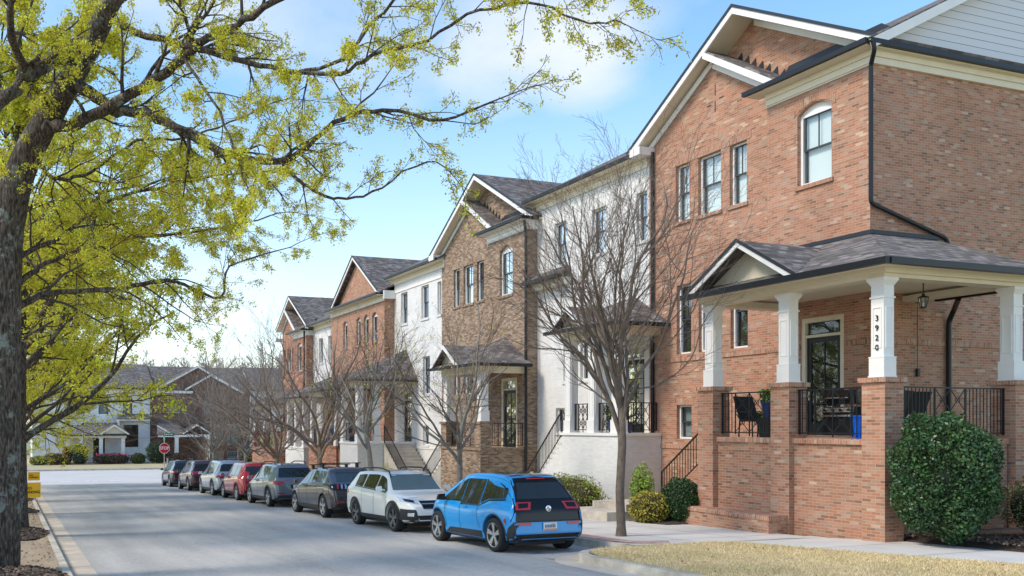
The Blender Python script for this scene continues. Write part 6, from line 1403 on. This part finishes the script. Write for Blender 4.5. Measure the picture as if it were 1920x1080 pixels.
def yard_sign(px,py,y,w,h,label,txt=True):
    tt=math.tan(CAMA+math.atan((px-620)/FPX)); x=tt*y; d=x*math.sin(CAMA)+y*math.cos(CAMA); z=(798-py)/FPX*d; zg=G(y)+.15
    s=thing('yard_sign',(x,y,zg),label,'sign','yellow signs on wire stakes along the verge'); mb=MB(); mb.prism([(x-w/2,y,z-h/2),(x+w/2,y,z-h/2),(x+w/2,y,z+h/2),(x-w/2,y,z+h/2)],(0,.008,0)); p=mb.build('panel',yel,s)
    mb=MB(); mb.tube([(x-w*.3,y+.012,zg-.1),(x-w*.3,y+.012,z+h*.2)],.004,4); mb.tube([(x+w*.3,y+.012,zg-.1),(x+w*.3,y+.012,z+h*.2)],.004,4); mb.build('wire_stake',galv,s)
    lettering('lettering','NO',h*.24,blackm,p,(-w*.22,-.006,z-zg+h*.12),sx=1.2); lettering('lettering','PARKING',h*.25,blackm,p,(0,-.006,z-zg-h*.14),sx=.98); return s
yard_sign(60,919,28.5,.50,.46,'nearer yellow no parking sign beside the left verge tree'); yard_sign(63.5,893,37.5,.46,.34,'farther yellow no parking sign partly behind the tree trunk')
# ---------------------------------------------------------------- things on the porches
black_f=mat('black_wicker',(.018,.018,.02),.6); navym=mat('navy_glaze',(.012,.03,.12),.25,coat=.6); bluep=mat('blue_plastic',(.0,.11,.62),.35); terr=mat('terracotta',(.30,.08,.045),.8); steel=mat('stainless',(.62,.63,.64),.25,.9)
def chair(x,y,z,rz,label,sc=1,group='black porch chairs'):
    r=thing('patio_chair',(0,0,0),label,'chair',group); r['_base']=(0,0,0)
    m=MB(); m.box(-.27,.27,-.25,.27,.40,.45); m.build('seat',black_f,r)
    m=MB(); m.hexa([(-.27,.24,.45),(.27,.24,.45),(.27,.29,.45),(-.27,.29,.45),(-.27,.50,1.05),(.27,.50,1.05),(.27,.54,1.05),(-.27,.54,1.05)]); m.build('backrest',black_f,r)
    for sx in (-1,1):
        m=MB(); m.tube([(sx*.28,-.24,.0),(sx*.28,-.22,.62),(sx*.28,.30,.66)],.018,5); m.build('armrest',blackm,r)
        m=MB(); m.tube([(sx*.27,.30,.0),(sx*.27,.26,.45)],.018,5); m.build('leg',blackm,r)
    r.location=(x,y,z); r.rotation_euler=(0,0,rz); r.scale=(sc,)*3; del r['_base']; return r
chair(17.6,17.5,FL,R(-8),'black high backed chair seen through the left porch railing')
chair(17.9,14.3,FL,R(200),'black chair behind the side railing near the corner column'); chair(18.9,14.6,FL,R(170),'black chair under the lantern behind the side railing')
def planter(x,y,z,r,h,m,label,leafcol,lh,seed,fl=None):
    t=thing('planter',(x,y,z),label,'plant pot'); mb=MB(); mb.lathe((x,y,z),[(0,.0),(r*.68,.0),(r*.8,h*.4),(r*.98,h*.9),(r*1.05,h*.92),(r*1.05,h),(r*.92,h),(r*.9,h*.85),(0,h*.85)],20); mb.build('pot',m,t,smooth=False)
    if lh:
        rnd=np.random.default_rng(seed); n=420; P=np.stack([x+np.clip(rnd.normal(0,r*.5,n),-r,r),y+np.clip(rnd.normal(0,r*.5,n),-r,r),z+h-.02+rnd.random(n)**1.4*lh],1); leaf_mesh_obj('plant',P,rnd,.03,.06,mat('potleaf%d'%seed,leafcol,.6,island=.4),t)
        if fl: n=60; P=np.stack([rnd.normal(x,r*.5,n),rnd.normal(y,r*.5,n),z+h+lh*(.6+.5*rnd.random(n))],1); leaf_mesh_obj('flowers',P,rnd,.02,.04,fl,t)
planter(17.32,16.82,FL+.50,.19,.38,navym,'tall blue glazed pot with a green plant beside the second brick pier',(.10,.20,.03),.32,1,mat('orange_petal',(.75,.25,.03),.6))
mb=MB(); mb.box(17.17,17.47,16.67,16.97,FL,FL+.49); tag(mb.build('plant_stand',blackm,None,loc=(17.32,16.82,FL)),'dark square stand beneath the tall blue pot','stand')
planter(18.2,17.75,FL,.26,.46,mat('slate_glaze',(.02,.045,.07),.3,coat=.5),'dark slate blue pot on the porch floor behind the black chair',(.12,.2,.04),.18,2)
planter(18.62,24.45,-.24,.24,.36,navym,'navy pot with white flowers by the white porch door',(.15,.2,.08),.45,3,mat('white_petal',(.75,.75,.68),.6)); planter(18.75,24.0,-.24,.22,.30,navym,'second navy pot at the near end of the white porch',(.1,.14,.05),.06,4)
planter(19.7,15.1,FL,.26,.62,terr,'terracotta pot behind the side railing near the end pier',(.1,.12,.04),.0,5)
# gas grill
g=thing('gas_grill',(17.95,14.95,FL),'black barbecue grill with bright steel front trim on the porch','grill')
gx,gy_=17.75,15.0
mb=MB(); mb.box(gx-.28,gx+.28,gy_-.42,gy_+.42,FL+.08,FL+.72); mb.build('cabinet',blackm,g)
mb=MB(); q=[(gx-.3,0,FL+.78),(gx-.3,0,FL+.95),(gx-.18,0,FL+1.1),(gx+.1,0,FL+1.16),(gx+.3,0,FL+1.05),(gx+.3,0,FL+.78)]; mb.prism([(a,gy_-.40,c) for a,b,c in q],(0,.80,0)); mb.build('lid',glossb,g)
mb=MB(); mb.box(gx-.34,gx-.30,gy_-.40,gy_+.40,FL+.50,FL+.54); mb.box(gx-.34,gx-.29,gy_-.40,gy_+.40,FL+.60,FL+.70); mb.build('steel_trim',steel,g)
mb=MB(); [mb.lathe((gx-.36,gy_-.3+.2*i,FL+.65),[(0,-.02),(.03,-.02),(.03,.02)],10,'x') for i in range(4)]; mb.build('knob',blackm,g)
mb=MB(); mb.tube([(gx-.36,gy_-.3,FL+.92),(gx-.36,gy_+.3,FL+.92)],.014,6); mb.build('lid_handle',steel,g)
for s in (-1,1):
    mb=MB(); mb.box(gx-.26,gx+.26,gy_+s*.58-.16,gy_+s*.58+.16,FL+.76,FL+.80); mb.build('side_shelf',blackm,g)
bn=thing('recycling_bin',(17.1,13.95,FL),'bright blue plastic bin behind the railing next to the corner pier','bin')
mb=MB(); mb.hexa([(17.0,13.85,FL),(17.4,13.85,FL),(17.4,14.2,FL),(17.0,14.2,FL),(16.96,13.8,FL+.48),(17.44,13.8,FL+.48),(17.44,14.25,FL+.48),(16.96,14.25,FL+.48)]); mb.build('tub',bluep,bn)
mb=MB(); [mb.box(16.955,16.99,13.84+.1*i,13.86+.1*i,FL+.05,FL+.48) for i in range(5)]; mb.build('ribs',bluep,bn)
mb=MB(); mb.box(16.93,17.47,13.77,14.28,FL+.48,FL+.52); mb.build('rim',bluep,bn)
# hanging lantern
lx,ly=19.1,14.25; ln=thing('hanging_lantern',(lx,ly,3.2),'black glass lantern hanging from the porch ceiling','lamp')
mb=MB(); mb.tube([(lx,ly,3.22),(lx,ly,2.93)],.012,5); mb.build('chain',blackm,ln)
mb=MB(); mb.lathe((lx,ly,2.93),[(0,.03),(.035,.0),(.03,-.03),(.10,-.06),(.115,-.08),(.0,-.08)],12); [mb.tube([(lx+.105*math.cos(a),ly+.105*math.sin(a),2.86),(lx+.06*math.cos(a),ly+.06*math.sin(a),2.64)],.007,4) for a in [i*math.pi/3 for i in range(6)]]; mb.lathe((lx,ly,2.63),[(0,-.02),(.065,-.01),(.065,.01),(0,.01)],12); mb.build('cage',blackm,ln)
mb=MB(); mb.lathe((lx,ly,2.85),[(.095,.0),(.055,-.21)],12); mb.build('glass_shade',glassm,ln)
mb=MB(); mb.lathe((lx,ly,2.66),[(0,0),(.02,0),(.025,.06),(.0,.12)],8); mb.build('bulb',mat('bulb_white',(.8,.78,.7),.4),ln)
# bell pull / wind chime hanging on the wall
mb=MB(); mb.tube([(20.9,15.74,3.1),(20.9,15.74,1.35)],.008,4); mb.box(20.86,20.94,15.70,15.76,1.2,1.4); tag(mb.build('wind_chime',blackm,None,loc=(20.9,15.74,2.2)),'thin dark wind chime hanging beside the black downspout','chime')
# covered furniture on a far porch, small flag
mb=MB(); 
u=thing('patio_set_cover',(18.0,50.2,-1.15),'navy blue covered patio seat behind the far brick porch railing','furniture cover')
mb=MB(); mb.hexa([(17.9,48.6,-1.1),(18.8,48.6,-1.1),(18.8,51.4,-1.1),(17.9,51.4,-1.1),(18.2,48.9,-.05),(18.7,48.9,.05),(18.7,51.1,.05),(18.2,51.1,-.05)]); mb.build('cover',mat('navy_cloth',(.02,.05,.14),.85),u)
mb=MB(); mb.box(17.9,18.8,48.6,51.4,-1.16,-1.1); mb.build('frame',blackm,u)
